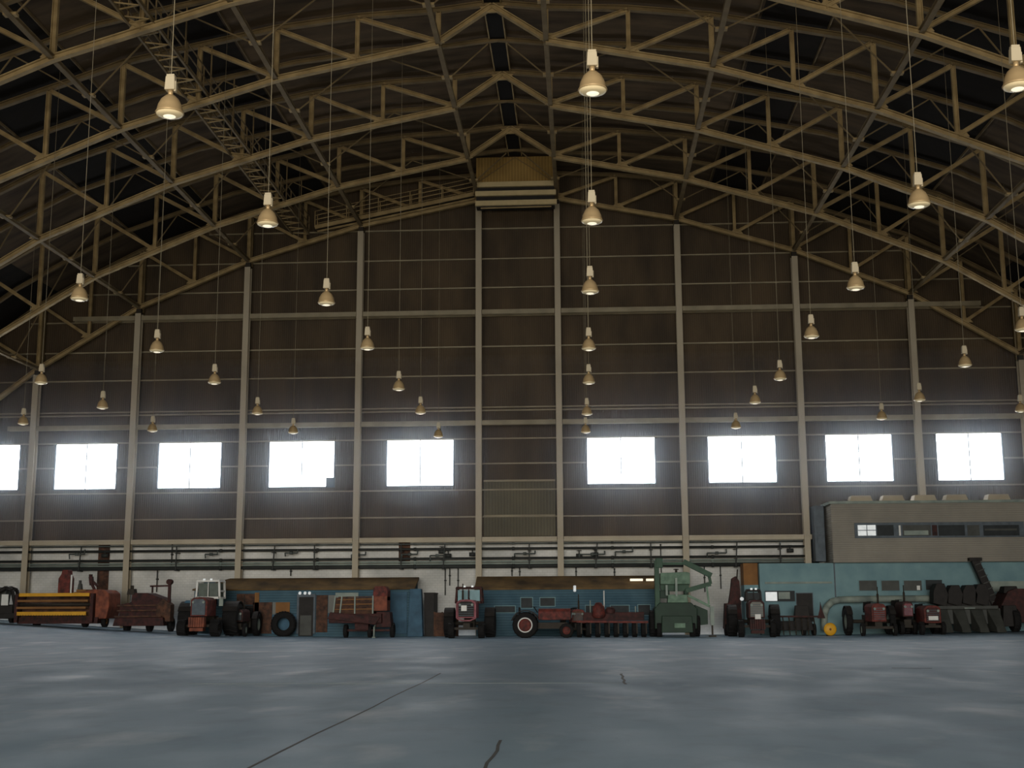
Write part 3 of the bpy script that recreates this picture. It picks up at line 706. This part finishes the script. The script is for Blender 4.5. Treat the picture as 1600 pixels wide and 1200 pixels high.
def tractor(name, label, px, Y, rz=0, s=1, W=1.25, rw=.8, fw=.45, body='red', grille='black2', cab=None, trim=None, exhaust=True, plate=None, weights=None, rimc='red', hoodw=.42, hh=1.55, ht=.75, group=None, tread=.45, ring=None, cabglass='glassd', wheels_front=True):
    """front looks toward -y"""
    r = thing(name, label, 'tractor', spot(px, Y), rz, group)
    # rear wheels
    for q in (-1, 1):
        wheel(r, q*W, 1.1, rw, rw, tread, rimc, ring=ring)
        if wheels_front: wheel(r, q*(W*.72), -1.25, fw, fw, tread*.6, rimc, lugs=14)
    b = MB(); b.box(-.2, .2, -1.3, 1.3, .5, .85); b.box(-.32, .32, .6, 1.5, .55, 1.15); b.cyl((-W, 1.1, rw), (W, 1.1, rw), .11, n=10); b.bar((-W*.72, -1.25, fw+.1), (W*.72, -1.25, fw+.1), .12, .14)
    b.build('chassis', 'iron', r)
    b = MB(); z0, z1 = hh-ht, hh; h = hoodw
    b.prism([(-h, z0), (h, z0), (h, z1-.16), (h*.72, z1-.02), (0, z1+.03), (-h*.72, z1-.02), (-h, z1-.16)], -1.5, .35); b.build('hood', body, r, .03)
    b = MB(); b.prism([(-h*.78, z0+.08), (h*.78, z0+.08), (h*.78, z1-.22), (h*.5, z1-.1), (-h*.5, z1-.1), (-h*.78, z1-.22)], -1.56, -1.5)
    g = b.build('grille', grille, r)
    b = MB()
    for k in range(6): zz = z0+.14+(ht-.4)*k/5; b.box(-h*.74, h*.74, -1.59, -1.56, zz, zz+.03)
    b.build('grille_bar', 'frame', g)
    if trim:
        b = MB(); pp = [(-h*.95, z0-.0), (-h*.4, z0-.14), (h*.4, z0-.14), (h*.95, z0), (h*.95, z1-.2), (h*.6, z1-.04), (-h*.6, z1-.04), (-h*.95, z1-.2)]
        for k in range(8):
            a_, c_ = pp[k], pp[(k+1) % 8]; b.bar((a_[0], -1.58, a_[1]), (c_[0], -1.58, c_[1]), .08, .08)
        b.build('grille_surround', trim, r)
    for q in (-1, 1):
        b = MB(); b.cyl((q*h*.62, -1.58, z1-.28), (q*h*.62, -1.66, z1-.28), .07, n=12); b.build('headlight', 'duct', r)
        b = MB(); n_ = 8
        for k in range(n_):
            a0, a1 = PI*.1+PI*.75*k/n_, PI*.1+PI*.75*(k+1)/n_; R_ = rw+.1
            b.bar((q*W, 1.1+R_*math.cos(a0), rw+R_*math.sin(a0)), (q*W, 1.1+R_*math.cos(a1), rw+R_*math.sin(a1)), tread*.95, .05, side=(1, 0, 0))
        b.build('fender', 'black2', r)
    if exhaust:
        b = MB(); b.cyl((h*exhaust, -.5, z1-.05), (h*exhaust, -.5, z1+.55), .06, n=10); b.cyl((h*exhaust, -.5, z1+.55), (h*exhaust, -.5, z1+.95), .035, n=8); b.build('exhaust_pipe', 'iron', r)
    if plate:
        b = MB(); b.box(plate[0]-plate[2]/2, plate[0]+plate[2]/2, -1.64, -1.6, plate[1]-plate[3]/2, plate[1]+plate[3]/2); b.build('white_sign', 'white', r)
    if weights:
        b = MB()
        for k in range(7): x_ = -h*.95+h*1.9*k/7; b.box(x_+.01, x_+h*1.9/7-.01, -1.95, -1.5, z0-.62, z0-.05, 0, .04)
        b.box(-h*.8, h*.8, -1.9, -1.4, z0-.85, z0-.66); b.build('front_weights', weights, r)
    if cab:
        cw_, z0c, z1c, cm, y0, y1 = cab
        f_ = MB(); t = .055
        for q in (-1, 1):
            for yy in (y0, y1): f_.bar((q*cw_, yy, z0c), (q*cw_*.92, yy, z1c), t*2, t*2)
            for zz, w_ in ((z0c+.04, cw_), ((z0c+z1c)/2-.05, cw_*.96)):
                f_.bar((q*w_, y0, zz), (q*w_, y1, zz), t*1.5, t*2)
        f_.bar((-cw_, y0, z0c+.04), (cw_, y0, z0c+.04), t*2, t*2.4); f_.bar((-cw_, y1, z0c+.04), (cw_, y1, z0c+.04), t*2)
        f_.bar((0, y0, z0c), (0, y0, z1c), t*.9)
        f_.build('cab_frame', cm, r)
        b = MB(); b.box(-cw_*1.02, cw_*1.02, y0-.15, y1+.1, z1c, z1c+.14, .05, .05); b.build('cab_roof', cm, r, .02)
        for q in (-1, 1): b = MB(); b.box(q*cw_*.46-cw_*.38, q*cw_*.46+cw_*.38, y0+.03, y0+.045, z0c+.12, z1c-.06); b.build('windshield_pane', cabglass, r)
        b = MB(); b.box(-cw_*.85, cw_*.85, y1-.05, y1-.035, z0c+.12, z1c-.06); b.build('rear_window', cabglass, r)
        b = MB()
        for q in (-1, 1): b.box(q*cw_*.3-.06, q*cw_*.3+.06, y0-.2, y0-.12, z1c+.1, z1c+.2)
        b.build('roof_light', 'glassl', r)
    b = MB(); sz = hh-.25
    b.box(-.25, .25, 1.0, 1.45, sz-.25, sz-.13); b.box(-.25, .25, 1.4, 1.5, sz-.13, sz+.35, .04, 0); b.build('seat', 'black', r, .03)
    b = MB(); b.lathe([(.17, -.015), (.2, 0), (.17, .015), (.15, 0), (.17, -.015)], (0, .62, hh+.12), n=16); b.cyl((0, .4, hh-.2), (0, .62, hh+.12), .03, n=6); b.bar((-.17, .62, hh+.12), (.17, .62, hh+.12), .03); b.build('steering_wheel', 'black', r)
    r.scale = (s, s, s)
    return r

# leftmost implement
r = thing('dark_loader_attachment', 'dark loader attachment with a white sign at the left edge', 'implement', spot(-2, -5.2))
b = MB(); b.box(-1.2, .95, -.2, 1.0, .25, 1.1, .1, .1); b.bar((-1.2, -.3, .35), (1.3, -.3, .45), .25, .3); b.build('body_frame', 'black2', r, .03)
for yy in (-.25, .4):
    b = MB(); b.tube([(-1.0, yy, 1.2), (-.2, yy, 1.75), (.45, yy, 2.1), (.85, yy, 1.95), (1.05, yy, 1.2), (1.2, yy, .3)], .12, 8); b.build('lift_arm', 'black2', r)
b = MB(); b.prism([(-1.2, .9), (.2, .9), (.35, 2.0), (-.2, 2.15), (-1.2, 1.4)], .1, .8); b.build('hopper', 'hood', r)
b = MB(); b.box(.3, .72, -.42, -.38, 1.05, 1.7); b.build('white_sign', 'white', r)
for x_ in (-.8, .7): wheel(r, x_, .3, .32, .32, .22, 'black2')

# yellow-barred windrower
r = thing('hay_windrower', 'orange hay windrower with long yellow reel bars and a red stack', 'farm machine', spot(100, -5.2))
b = MB(); b.prismx([(-.3, .35), (1.6, .35), (1.6, 1.9), (.6, 1.95), (-.1, 1.2)], -2.55, 1.9); b.build('header_body', 'brown', r, .03)
b = MB(); b.box(-2.7, 2.2, -.35, .3, .22, .6, 0, .05); b.box(-2.8, -2.62, -.6, .6, .3, 2.0); b.box(1.8, 1.98, -.6, .6, .3, 2.0); b.build('end_frame', 'dred', r)
for z, y, h_, m_, x1 in ((1.93, -.45, .2, 'yellow', 1.68), (1.57, -.62, .13, 'ply', 1.68), (1.16, -.72, .13, 'ply', 1.6), (.82, -.62, .22, 'yellow', 1.6)):
    b = MB(); b.box(-2.62, x1, y-.05, y+.05, z-h_/2, z+h_/2); b.build('reel_bar', m_, r, .01)
b = MB()
for k in range(26): x_ = -2.55+4.1*k/25; b.bar((x_, -.66, .75), (x_, -.75, .4), .025)
b.build('reel_tines', 'iron', r)
b = MB(); b.cyl((-2.6, -.3, 1.35), (1.75, -.3, 1.35), .1, n=10); b.build('reel_axle', 'iron', r)
b = MB(); b.prism([(1.6, .5), (2.65, .5), (2.8, 1.2), (2.75, 2.0), (2.5, 2.2), (1.75, 2.25), (.9, 2.05), (.9, 1.9), (1.6, 1.8)], -.2, 1.8); b.build('drive_housing', 'orange', r, .06)
b = MB(); b.box(.4, 2.0, .3, 1.4, 1.95, 2.1); b.box(.5, 1.1, .4, 1.2, 2.1, 2.25); b.build('deck', 'ply', r, .03)
b = MB(); b.prism([(-.52, 1.9), (.2, 1.9), (.2, 2.9), (.08, 3.15), (.05, 3.42), (-.3, 3.42), (-.36, 3.15), (-.52, 2.9)], .1, .8); b.build('red_stack', 'red', r, .03)
b = MB(); b.box(.29, .37, .0, .08, 2.0, 3.12); b.build('white_post', 'white', r)
b = MB(); b.box(.5, .75, .5, .9, 2.1, 2.6, .06, .05); b.box(.58, .68, .55, .75, 2.6, 2.8); b.build('seat', 'hood', r)
b = MB(); b.bar((1.75, .3, 2.1), (1.5, .3, 2.55), .14); b.bar((1.5, .3, 2.5), (1.42, .3, 3.0), .28, .2); b.bar((1.5, .3, 2.75), (1.85, .3, 2.45), .14); b.cyl((1.4, .3, 3.0), (1.4, .3, 3.15), .12, n=8); b.build('control_lever', 'dred', r)
for x_ in (-1.9, 1.1, 2.3): wheel(r, x_, .6, .36, .36, .28, 'ply' if x_ > 2 else 'black2')
b = MB(); b.cyl((-2.0, .6, .36), (2.4, .6, .36), .06, n=8); b.build('axle', 'iron', r)

# dark red baler
r = thing('red_baler', 'dark red baler with stepped body standing by the second post', 'farm machine', spot(222, -5.0))
b = MB(); b.prism([(-1.45, .75), (1.2, .75), (1.2, 1.95), (.2, 2.3), (-.7, 2.3), (-.75, 1.75), (-1.45, 1.6)], .1, 1.7); b.build('baler_body', 'dred', r, .04)
b = MB(); b.box(-1.6, 1.5, -.5, .3, .35, .85, .1, .1); b.build('pickup_table', 'dred', r, .03)
for z, y in ((1.55, -.05), (1.25, -.12), (.9, -.55)):
    b = MB(); b.bar((-1.5, y, z), (1.35, y, z+.02), .07, .09); b.build('cross_bar', 'brown', r)
b = MB(); b.box(-1.0, -.55, .0, .6, 2.2, 2.55, .05, .05); b.cyl((-.78, .3, 2.5), (-.78, .3, 2.75), .1, n=10); b.build('engine_hood', 'iron', r)
b = MB(); b.bar((.35, .2, 2.7), (1.6, .2, 2.72), .09, .1); b.bar((.5, .2, 2.3), (.5, .2, 2.7), .09); b.bar((1.55, .2, 1.2), (1.55, .2, 2.95), .16); b.cyl((1.55, .0, 2.95), (1.55, .4, 2.95), .17, n=10); b.build('lift_frame', 'dred', r)
b = MB(); b.prism([(.9, .6), (1.75, .6), (1.75, 1.6), (1.3, 1.95), (.9, 1.6)], -.1, .6); b.build('chute', 'brown', r)
for x_ in (-1.2, .2, 1.5): wheel(r, x_, .9, .42, .42, .28, 'black2')
b = MB(); b.cyl((-1.25, .9, .42), (1.55, .9, .42), .06, n=8); b.build('axle', 'iron', r)

# big tractor with white cab
r = tractor('farm_tractor', 'big red tractor with white cab frame and orange front weights', 322, -6.4, 0, .98, 1.36, .96, .5, 'red', 'frame', (.72, 2.2, 3.18, 'white', .25, 1.35), None, False, None, 'orange', 'black2', .5, 2.25, 1.1, None, .92, cabglass='glassg')
for q in (-1, 1):
    b = MB(); b.box(q*.88-.12, q*.88+.12, .0, .1, 1.75, 2.2); b.build('side_marker', 'duct', r)
b = MB(); b.box(-1.7, -.5, .6, 1.4, 1.75, 2.1, .2, .1); b.build('fuel_tank', 'blue', r, .04)
r = tractor('parked_tractor', 'low dark tractor half hidden beside the white-cabbed one', 381, -4.2, .0, .9, .62, .75, .42, 'dred', 'black2', None, None, .4, None, None, 'duct', .34, 1.75, .8, None, .36)
# tyre
r = thing('loose_tractor_tire', 'big black tractor tire leaning against the patched blue shed', 'tire', spot(443.5, -2.9))
b = MB(); R_ = .76; b.lathe([(R_*.52, -.14), (R_*.8, -.2), (R_*.97, -.16), (R_, 0), (R_*.97, .16), (R_*.8, .2), (R_*.52, .14), (R_*.52, -.14)], (0, 0, R_), 'y', 32)
for i in range(26):
    a = 2*PI*i/26
    for q in (-1, 1): b.bar((R_*math.cos(a), 0, R_+R_*math.sin(a)), (R_*.97*math.cos(a+.13*q), q*.17, R_+R_*.97*math.sin(a+.13*q)), .05, .06)
b.build('tire_casing', 'black', r)
b = MB(); b.lathe([(R_*.5, -.05), (R_*.54, -.02), (R_*.54, .05), (R_*.5, .02), (R_*.5, -.05)], (0, 0, R_), 'y', 28); b.build('bead_ring', 'iron', r)

# bale wagon
r = thing('slatted_bale_wagon', 'rusty brown slatted bale wagon with an orange hopper at its right', 'wagon', spot(563, -4.9))
b = MB(); b.box(-1.8, 1.35, -.5, 1.2, .85, 1.4, 0, .0); b.prism([(-1.85, 1.1), (1.0, .75), (1.3, 1.2), (-1.7, 1.5)], -.62, -.5); b.build('table', 'dred', r, .03)
b = MB(); b.box(-1.55, .8, -.1, 1.0, 1.4, 2.35); b.build('slatted_side', 'brown', r)
for k in range(7):
    z = 1.5+.145*k; b = MB(); b.bar((-1.6+.05*k, -.16, z), (.8, -.16, z+.03), .06, .05); b.build('slat', 'ply' if k % 2 else 'brown', r)
b = MB()
for x_ in (-1.6, -1.2, -.3, .78): b.bar((x_, -.2, 1.3), (x_+(.12 if x_ < -.5 else 0), -.2, 2.45), .08)
b.build('stake_posts', 'duct', r)
b = MB(); b.prism([(.75, 2.15), (1.65, 2.15), (1.65, 2.75), (1.5, 3.0), (.9, 3.0), (.8, 2.9)], -.2, .9); b.build('hopper_top', 'red', r, .03)
b = MB(); b.box(.85, 1.65, -.35, .9, 1.55, 2.42); b.build('hopper', 'orange', r, .03)
b = MB(); b.box(.9, 1.9, -.2, .8, .6, 1.5, .1, 0); b.build('gear_housing', 'dred', r, .03)
for x_, r_ in ((-.9, .38), (.55, .35), (1.9, .42)): wheel(r, x_, .3, r_, r_, .24, 'black2')
b = MB(); b.bar((-1.0, .3, .42), (1.9, .3, .42), .12); b.box(-.3, .5, -.1, .6, .45, .9); b.build('running_gear', 'dred', r)
b = MB(); b.cyl((.95, -.7, 0.02), (.95, -.7, .62), .045, n=8); b.box(.85, 1.05, -.8, -.6, .0, .05); b.bar((.95, -.7, .55), (.95, -.1, .8), .08); b.build('drawbar_jack', 'duct', r)

# red cab tractor
tractor('cab_tractor', 'red tractor with dark cab, pink-edged grille and a square white sign', 732, -6.2, 0, .98, 1.22, .82, .45, 'pred', 'black2', (.78, 2.02, 2.85, 'dred', .15, 1.2), 'pred', -.5, (-.12, 1.72, .32, .32), None, 'black2', .58, 2.2, 1.05, None, .62, cabglass='glassb')

# side-on tractor with the white ringed wheel
r = tractor('side_on_tractor', 'old red tractor parked side-on with a white-ringed rear wheel', 851, -6.7, PI/2, 1, .62, .72, .4, 'red', 'black2', None, None, .0, None, None, 'red', .34, 1.62, .62, None, .34, ring='white')
# engine unit beside it
r = tractor('low_red_tractor', 'low red tractor squeezed between the side-on tractor and the seed drill', 900, -4.4, .1, .92, .75, .62, .4, 'red', 'brown', None, None, .3, None, None, 'dred', .42, 1.72, .8, None, .3)
# seed drill
r = thing('seed_drill', 'long low dark red seed drill on many small black wheels', 'farm machine', spot(955, -6.4))
b = MB(); b.box(-1.6, 1.9, 0, .6, .95, 1.42, 0, .1); b.build('seed_box', 'dred', r, .03)
b = MB(); b.bar((-2.0, -.3, .9), (2.1, -.3, .85), .12, .12); b.bar((-2.0, .7, .85), (2.1, .7, .85), .12); b.build('tool_bar', 'red', r)
b = MB(); b.lathe([(0, 1.98), (.18, 1.96), (.22, 1.85), (.34, 1.75), (.36, 1.5), (.4, 1.25), (.3, 1.1)], (-.72, -.05, 0), n=16); b.build('seed_hopper', 'red', r)
b = MB(); b.lathe([(0, 1.72), (.2, 1.7), (.3, 1.55), (.28, 1.35)], (-.05, .2, 0), n=16); b.build('seed_hopper', 'dred', r)
b = MB(); b.cyl((-.4, -.1, 1.7), (-.4, -.1, 2.65), .035, n=8); b.build('white_pipe', 'white', r)
b = MB(); b.cyl((-1.2, 0, 1.4), (-1.2, 0, 2.1), .03, n=8); b.cyl((1.4, 0, 1.4), (1.4, 0, 1.75), .03, n=8); b.build('control_rod', 'duct', r)
for k in range(8):
    x_ = -1.85+.53*k; wheel(r, x_, .1, .45, .45, .3, 'iron', lugs=10)
    b = MB(); b.bar((x_+.12, -.3, .85), (x_+.12, -.45, .2), .05, .08); b.build('opener_shank', 'iron', r)

# green harvester
r = thing('green_harvester', 'dark green forage harvester with pale hopper and folded spout arms', 'farm machine', spot(1055, -6.0))
b = MB(); b.prism([(-1.2, .45), (1.2, .45), (1.25, 1.6), (.9, 1.95), (-.9, 1.95), (-1.2, 1.6)], -.4, 1.8); b.build('harvester_body', 'green', r, .04)
b = MB(); b.box(-.85, .95, -.75, -.35, .25, 1.2, .05, .05); b.build('feeder_housing', 'green', r, .03)
b = MB(); b.box(-.12, .5, -.82, -.76, .52, .78); b.build('number_plate', 'lgreen', r)
for q in (-1, 1):
    wheel(r, q*1.25, .9, .75, .75, .42, 'green'); wheel(r, q*.95, -.2, .42, .42, .3, 'green')
b = MB(); b.cyl((-1.25, .9, .75), (1.25, .9, .75), .1, n=8); b.build('axle', 'iron', r)
b = MB(); b.prism([(-.8, 3.0), (.9, 3.0), (.9, 3.65), (.7, 3.7), (-.8, 3.65)], -.1, 1.0); b.build('upper_hopper', 'lgreen', r, .03)
b = MB(); b.prism([(-.75, 2.6), (.8, 2.6), (.9, 3.0), (-.8, 3.0)], .2, .8); b.build('hopper_neck', 'mgreen', r)
b = MB(); b.prism([(-.45, 1.85), (.75, 1.85), (.7, 2.4), (-.4, 2.4)], -.3, .5); b.build('lower_hopper', 'lgreen', r, .03)
b = MB(); b.box(-.85, -.3, -.05, .5, 2.2, 2.65); b.box(.55, .8, 0, .5, 2.4, 2.65); b.build('side_engine_cover', 'green', r, .03)
for x_, a_, c_ in ((-.48, 2.35, 2.95), (.08, 2.3, 3.35)):
    b = MB(); b.box(x_-.06, x_+.06, -.42, -.34, a_, c_); b.build('white_bar', 'duct', r)
b = MB(); b.box(-1.15, -.85, -.1, .3, 1.6, 4.35, .02, .02); b.box(-1.05, -.65, -.15, .35, 3.95, 4.5); b.build('elevator_tower', 'mgreen', r, .02)
b = MB(); b.bar((-1.0, 0, 4.18), (.6, 0, 4.18), .2, .14); b.build('top_rail', 'mgreen', r)
b = MB(); b.bar((.55, 0, 4.3), (2.15, 0, 3.48), .3, .3); b.bar((2.0, 0, 3.55), (2.1, 0, 3.0), .16, .16); b.build('upper_spout', 'mgreen', r, .02)
b = MB(); b.bar((2.1, 0, 3.02), (.65, .1, 2.62), .28, .26); b.build('middle_spout', 'mgreen', r, .02)
b = MB(); b.bar((.75, -.1, 2.35), (2.0, -.1, 1.72), .14, .14); b.bar((1.95, -.1, 1.85), (1.85, -.1, 2.85), .1); b.build('lower_arm', 'lgreen', r)
b = MB(); b.box(2.0, 2.22, -.2, 0, .65, 1.72); b.build('white_leg', 'duct', r)
b = MB(); b.bar((2.1, -.1, .1), (2.1, -.1, .7), .1); b.box(1.9, 2.3, -.3, .1, 0.0, .08); b.build('support_foot', 'iron', r)
b = MB(); b.cyl((.15, .4, 3.65), (.15, .4, 3.9), .07, n=8); b.bar((0, .4, 3.86), (.3, .4, 3.86), .06); b.build('cap_vent', 'iron', r)
b = MB(); b.prism([(1.1, .6), (1.9, .7), (1.9, 1.5), (1.2, 1.8)], .3, 1.2); b.build('side_cover', 'green', r)

# dark red tractor on the right
r = tractor('dark_red_tractor', 'dark red tractor with grey grille and a small white sign low on its nose', 1179, -6.2, -.05, 1, 1.22, .85, .5, 'dred', 'grey', (.42, 2.0, 2.55, 'black2', .2, 1.1), None, False, (.05, 1.1, .32, .34), 'dred', 'black2', .45, 2.05, 1.0, None, .55)
r = thing('tall_red_auger', 'dark red upright auger machine just left of the dark red tractor', 'farm machine', spot(1148, -3.7))
b = MB(); b.box(-.65, .45, -.2, .8, .4, 1.9, .1, .1); b.build('auger_body', 'dred', r, .03)
b = MB(); b.prism([(-.35, 1.8), (.4, 1.8), (.35, 3.2), (.15, 3.5), (-.1, 3.35), (-.2, 2.6)], 0, .5); b.build('auger_tower', 'dred', r, .03)
b = MB(); b.cyl((.22, .2, 3.3), (.28, .2, 3.9), .04, n=8); b.build('thin_pipe', 'iron', r)
b = MB(); b.cyl((.42, -.22, 2.15), (.42, -.34, 2.15), .11, n=14); b.build('headlight', 'glassl', r)
for x_ in (-.5, .35): wheel(r, x_, .1, .4, .4, .24, 'black2')

# cultivator + yellow disc
r = thing('row_cultivator', 'dark row cultivator with a thin red tool bar in front of the blue offices', 'farm machine', spot(1242, -4.3))
b = MB(); b.bar((-1.6, -.1, 1.12), (1.5, -.1, 1.1), .1, .1); b.build('tool_bar', 'dred', r)
b = MB(); b.box(-1.2, 1.1, .1, .8, .3, .85, .1, .1); b.build('frame', 'black2', r, .03)
for k in range(7):
    x_ = -1.1+.36*k; b = MB(); b.tube([(x_, -.05, 1.1), (x_, -.3, .8), (x_, -.2, .4), (x_, -.35, .05)], .035, 6); b.build('shank', 'iron', r)
b = MB(); b.box(.0, .95, .2, .7, .8, 1.75, .1, .05); b.build('gear_box', 'black2', r, .03)
for x_ in (-1.15, .55, 1.15): wheel(r, x_, .5, .34, .34, .22, 'black2')
b = MB(); b.prism([(1.3, 1.0), (1.75, 1.0), (1.58, 1.5), (1.5, 1.95), (1.45, 1.5)], -.1, .0); b.build('hitch_mast', 'dred', r)
r = thing('yellow_disc', 'round yellow disc standing on the floor beside the duct', 'disc', spot(1296, -5.4))
b = MB(); b.lathe([(0, -.09), (.2, -.08), (.34, -.03), (.37, 0), (.34, .03), (0, .05)], (0, 0, .38), 'y', 32); b.build('disc_face', 'yellow', r)
b = MB(); b.lathe([(0, -.13), (.06, -.12), (.07, -.08)], (0, 0, .38), 'y', 12); b.build('hub', 'ply', r)
b = MB(); b.bar((0, .05, .35), (0, .45, .03), .06); b.box(-.15, .15, .35, .5, 0, .06); b.build('stand', 'iron', r)

# three old tractors
tractor('old_red_tractor', 'old red tractor with a tall narrow wheel, leftmost of the old trio', 1364, -6.3, 0, 1, 1.22, .78, .36, 'red', 'red', None, None, .5, None, None, 'duct', .4, 1.78, 1.0, None, .34)
tractor('row_crop_tractor', 'dark tractor with pinkish nose, middle of the old trio', 1409, -4.8, .0, 1, .5, .74, .36, 'dred', 'pred', None, None, .2, None, None, 'black2', .3, 1.85, .85, None, .4)
tractor('blunt_nosed_tractor', 'old red tractor with a white plate on its nose, rightmost of the old trio', 1446, -6.2, 0, 1, .8, .72, .36, 'red', 'dred', None, None, .0, (.0, .92, .52, .22), None, 'black2', .46, 1.6, .95, None, .4)

# corn header with hoods, and conveyor
r = thing('corn_header', 'dull grey corn header with four sloping row hoods', 'farm machine', spot(1518, -5.8))
b = MB(); b.box(-1.7, 1.7, .5, .8, 1.35, 1.55); b.box(-1.75, 1.9, .7, 1.4, .5, 1.4, 0, .1); b.build('back_frame', 'hood', r, .03)
for k, x_ in enumerate((-1.75, -.75, .25, 1.2)):
    b = MB(); b.hexa([(x_-.2+.2, -.6, .05), (x_+.35+.2, -.6, .05), (x_+.75, .8, .1), (x_-.1, .8, .1), (x_-.05+.15, -.35, .3), (x_+.3+.15, -.35, .3), (x_+.6, .75, 1.4), (x_-.1, .75, 1.4)])
    b.build('row_hood', 'hood', r, .04)
b = MB(); b.box(-.25, .35, .42, .5, 1.38, 1.44); b.build('white_tag', 'duct', r)
r = thing('header_reel_unit', 'black lumpy picking unit piled behind the corn header', 'farm machine', spot(1500, -3.85))
for x_, h_ in ((-1.2, 2.85), (-.35, 2.75), (.5, 2.75), (1.2, 2.8)):
    b = MB(); b.prism([(x_-.4, 1.7), (x_+.35, 1.5), (x_+.5, 2.2), (x_+.3, h_), (x_-.15, h_), (x_-.35, 2.4)], -.4, .5); b.build('picking_head', 'black2', r, .03)
b = MB(); b.box(-1.2, 1.8, -.2, .6, 1.45, 2.3, .2, .1); b.build('cross_housing', 'black2', r)
for x_ in (-1.0, .3, 1.6):
    b = MB(); b.bar((x_, .1, 0), (x_, .1, 1.6), .16); b.build('support_leg', 'black2', r)
r = thing('black_conveyor', 'black conveyor leaning up over the corn header against blue wall', 'conveyor', spot(1549, -3.1))
b = MB(); b.bar((.35, 0, 1.3), (-.75, .05, 4.2), .35, .45, side=(0, 1, 0)); b.box(-1.1, -.35, -.15, .25, 4.15, 4.35); b.build('conveyor_trough', 'black2', r, .02)
b = MB(); b.bar((.3, 0, .05), (.35, 0, 1.5), .2); b.box(0, .7, -.2, .3, 0, .12); b.build('foot', 'black2', r)
b = MB()
for k in range(8): t_ = k/8; b.bar((.35-1.1*t_-.2, -.2, 1.35+2.9*t_), (.35-1.1*t_+.2, -.2, 1.5+2.9*t_), .05)
b.build('cleats', 'hood', r)
r = thing('dark_red_combine', 'dark red combine cut off by the right edge of the picture', 'farm machine', spot(1614, -5.0))
b = MB(); b.prism([(-1.7, .5), (1.8, .5), (1.8, 2.45), (-.9, 2.45), (-1.3, 2.3), (-1.8, 1.4)], 0, 2.0); b.build('combine_body', 'dred', r, .05)
b = MB(); b.box(-1.9, -.9, -.5, .4, .3, 1.5, .15, .1); b.build('header_end', 'black2', r, .03)
b = MB(); b.box(-1.5, -.6, .2, 1.2, 2.2, 2.6, .1, .1); b.build('engine_cover', 'black2', r, .03)
for x_ in (-1.1, 1.2): wheel(r, x_, -.1, .65, .65, .4, 'dred')

# ------------------------------------------------------------------ haze slab added for the glow around the windows
m = bpy.data.materials.new('bloom_haze'); m.use_nodes = True; n = m.node_tree.nodes; n.clear(); l = m.node_tree.links
vo = n.new('ShaderNodeOutputMaterial'); vs = n.new('ShaderNodeVolumeScatter'); vs.inputs['Color'].default_value = (.78, .9, 1, 1)
vs.inputs['Density'].default_value = .04; vs.inputs['Anisotropy'].default_value = .4; l.new(vs.outputs[0], vo.inputs['Volume'])
b = MB(); b.box(-38, 38, -2.6, WY-.02, 6.0, 17.5)
tag(b.build('haze', m), 'added pale haze giving the bright windows their glow', 'haze', kind='stuff')

# ------------------------------------------------------------------ light
def area(name, loc, rot, sx_, sy_, power, col):
    li = bpy.data.lights.new(name, 'AREA'); li.shape = 'RECTANGLE'; li.size = sx_; li.size_y = sy_; li.energy = power; li.color = col
    o = bpy.data.objects.new(name, li); COL.objects.link(o); o.location = loc; o.rotation_euler = rot; return o
sl = bpy.data.lights.new('daylight_through_open_doors', 'SUN'); sl.energy = 1.5; sl.angle = .5; sl.color = (.98, .97, .93)
so = bpy.data.objects.new('daylight_through_open_doors', sl); COL.objects.link(so); so.rotation_euler = (PI/2-.2, 0, 0)
area('warm_roof_fill', (0, -88, 3), (PI/2+.75, 0, 0), 60, 6, 14000, (1.0, .84, .6))  # unseen fill lamp added behind the camera to warm trusses and deck
w = bpy.data.worlds.new('daylight'); bpy.context.scene.world = w; w.use_nodes = True
w.node_tree.nodes['Background'].inputs[0].default_value = (.75, .86, 1, 1); w.node_tree.nodes['Background'].inputs[1].default_value = .6
sc = bpy.context.scene
sc.view_settings.view_transform = 'Standard'; sc.view_settings.look = 'None'; sc.view_settings.exposure = 0; sc.view_settings.gamma = 1
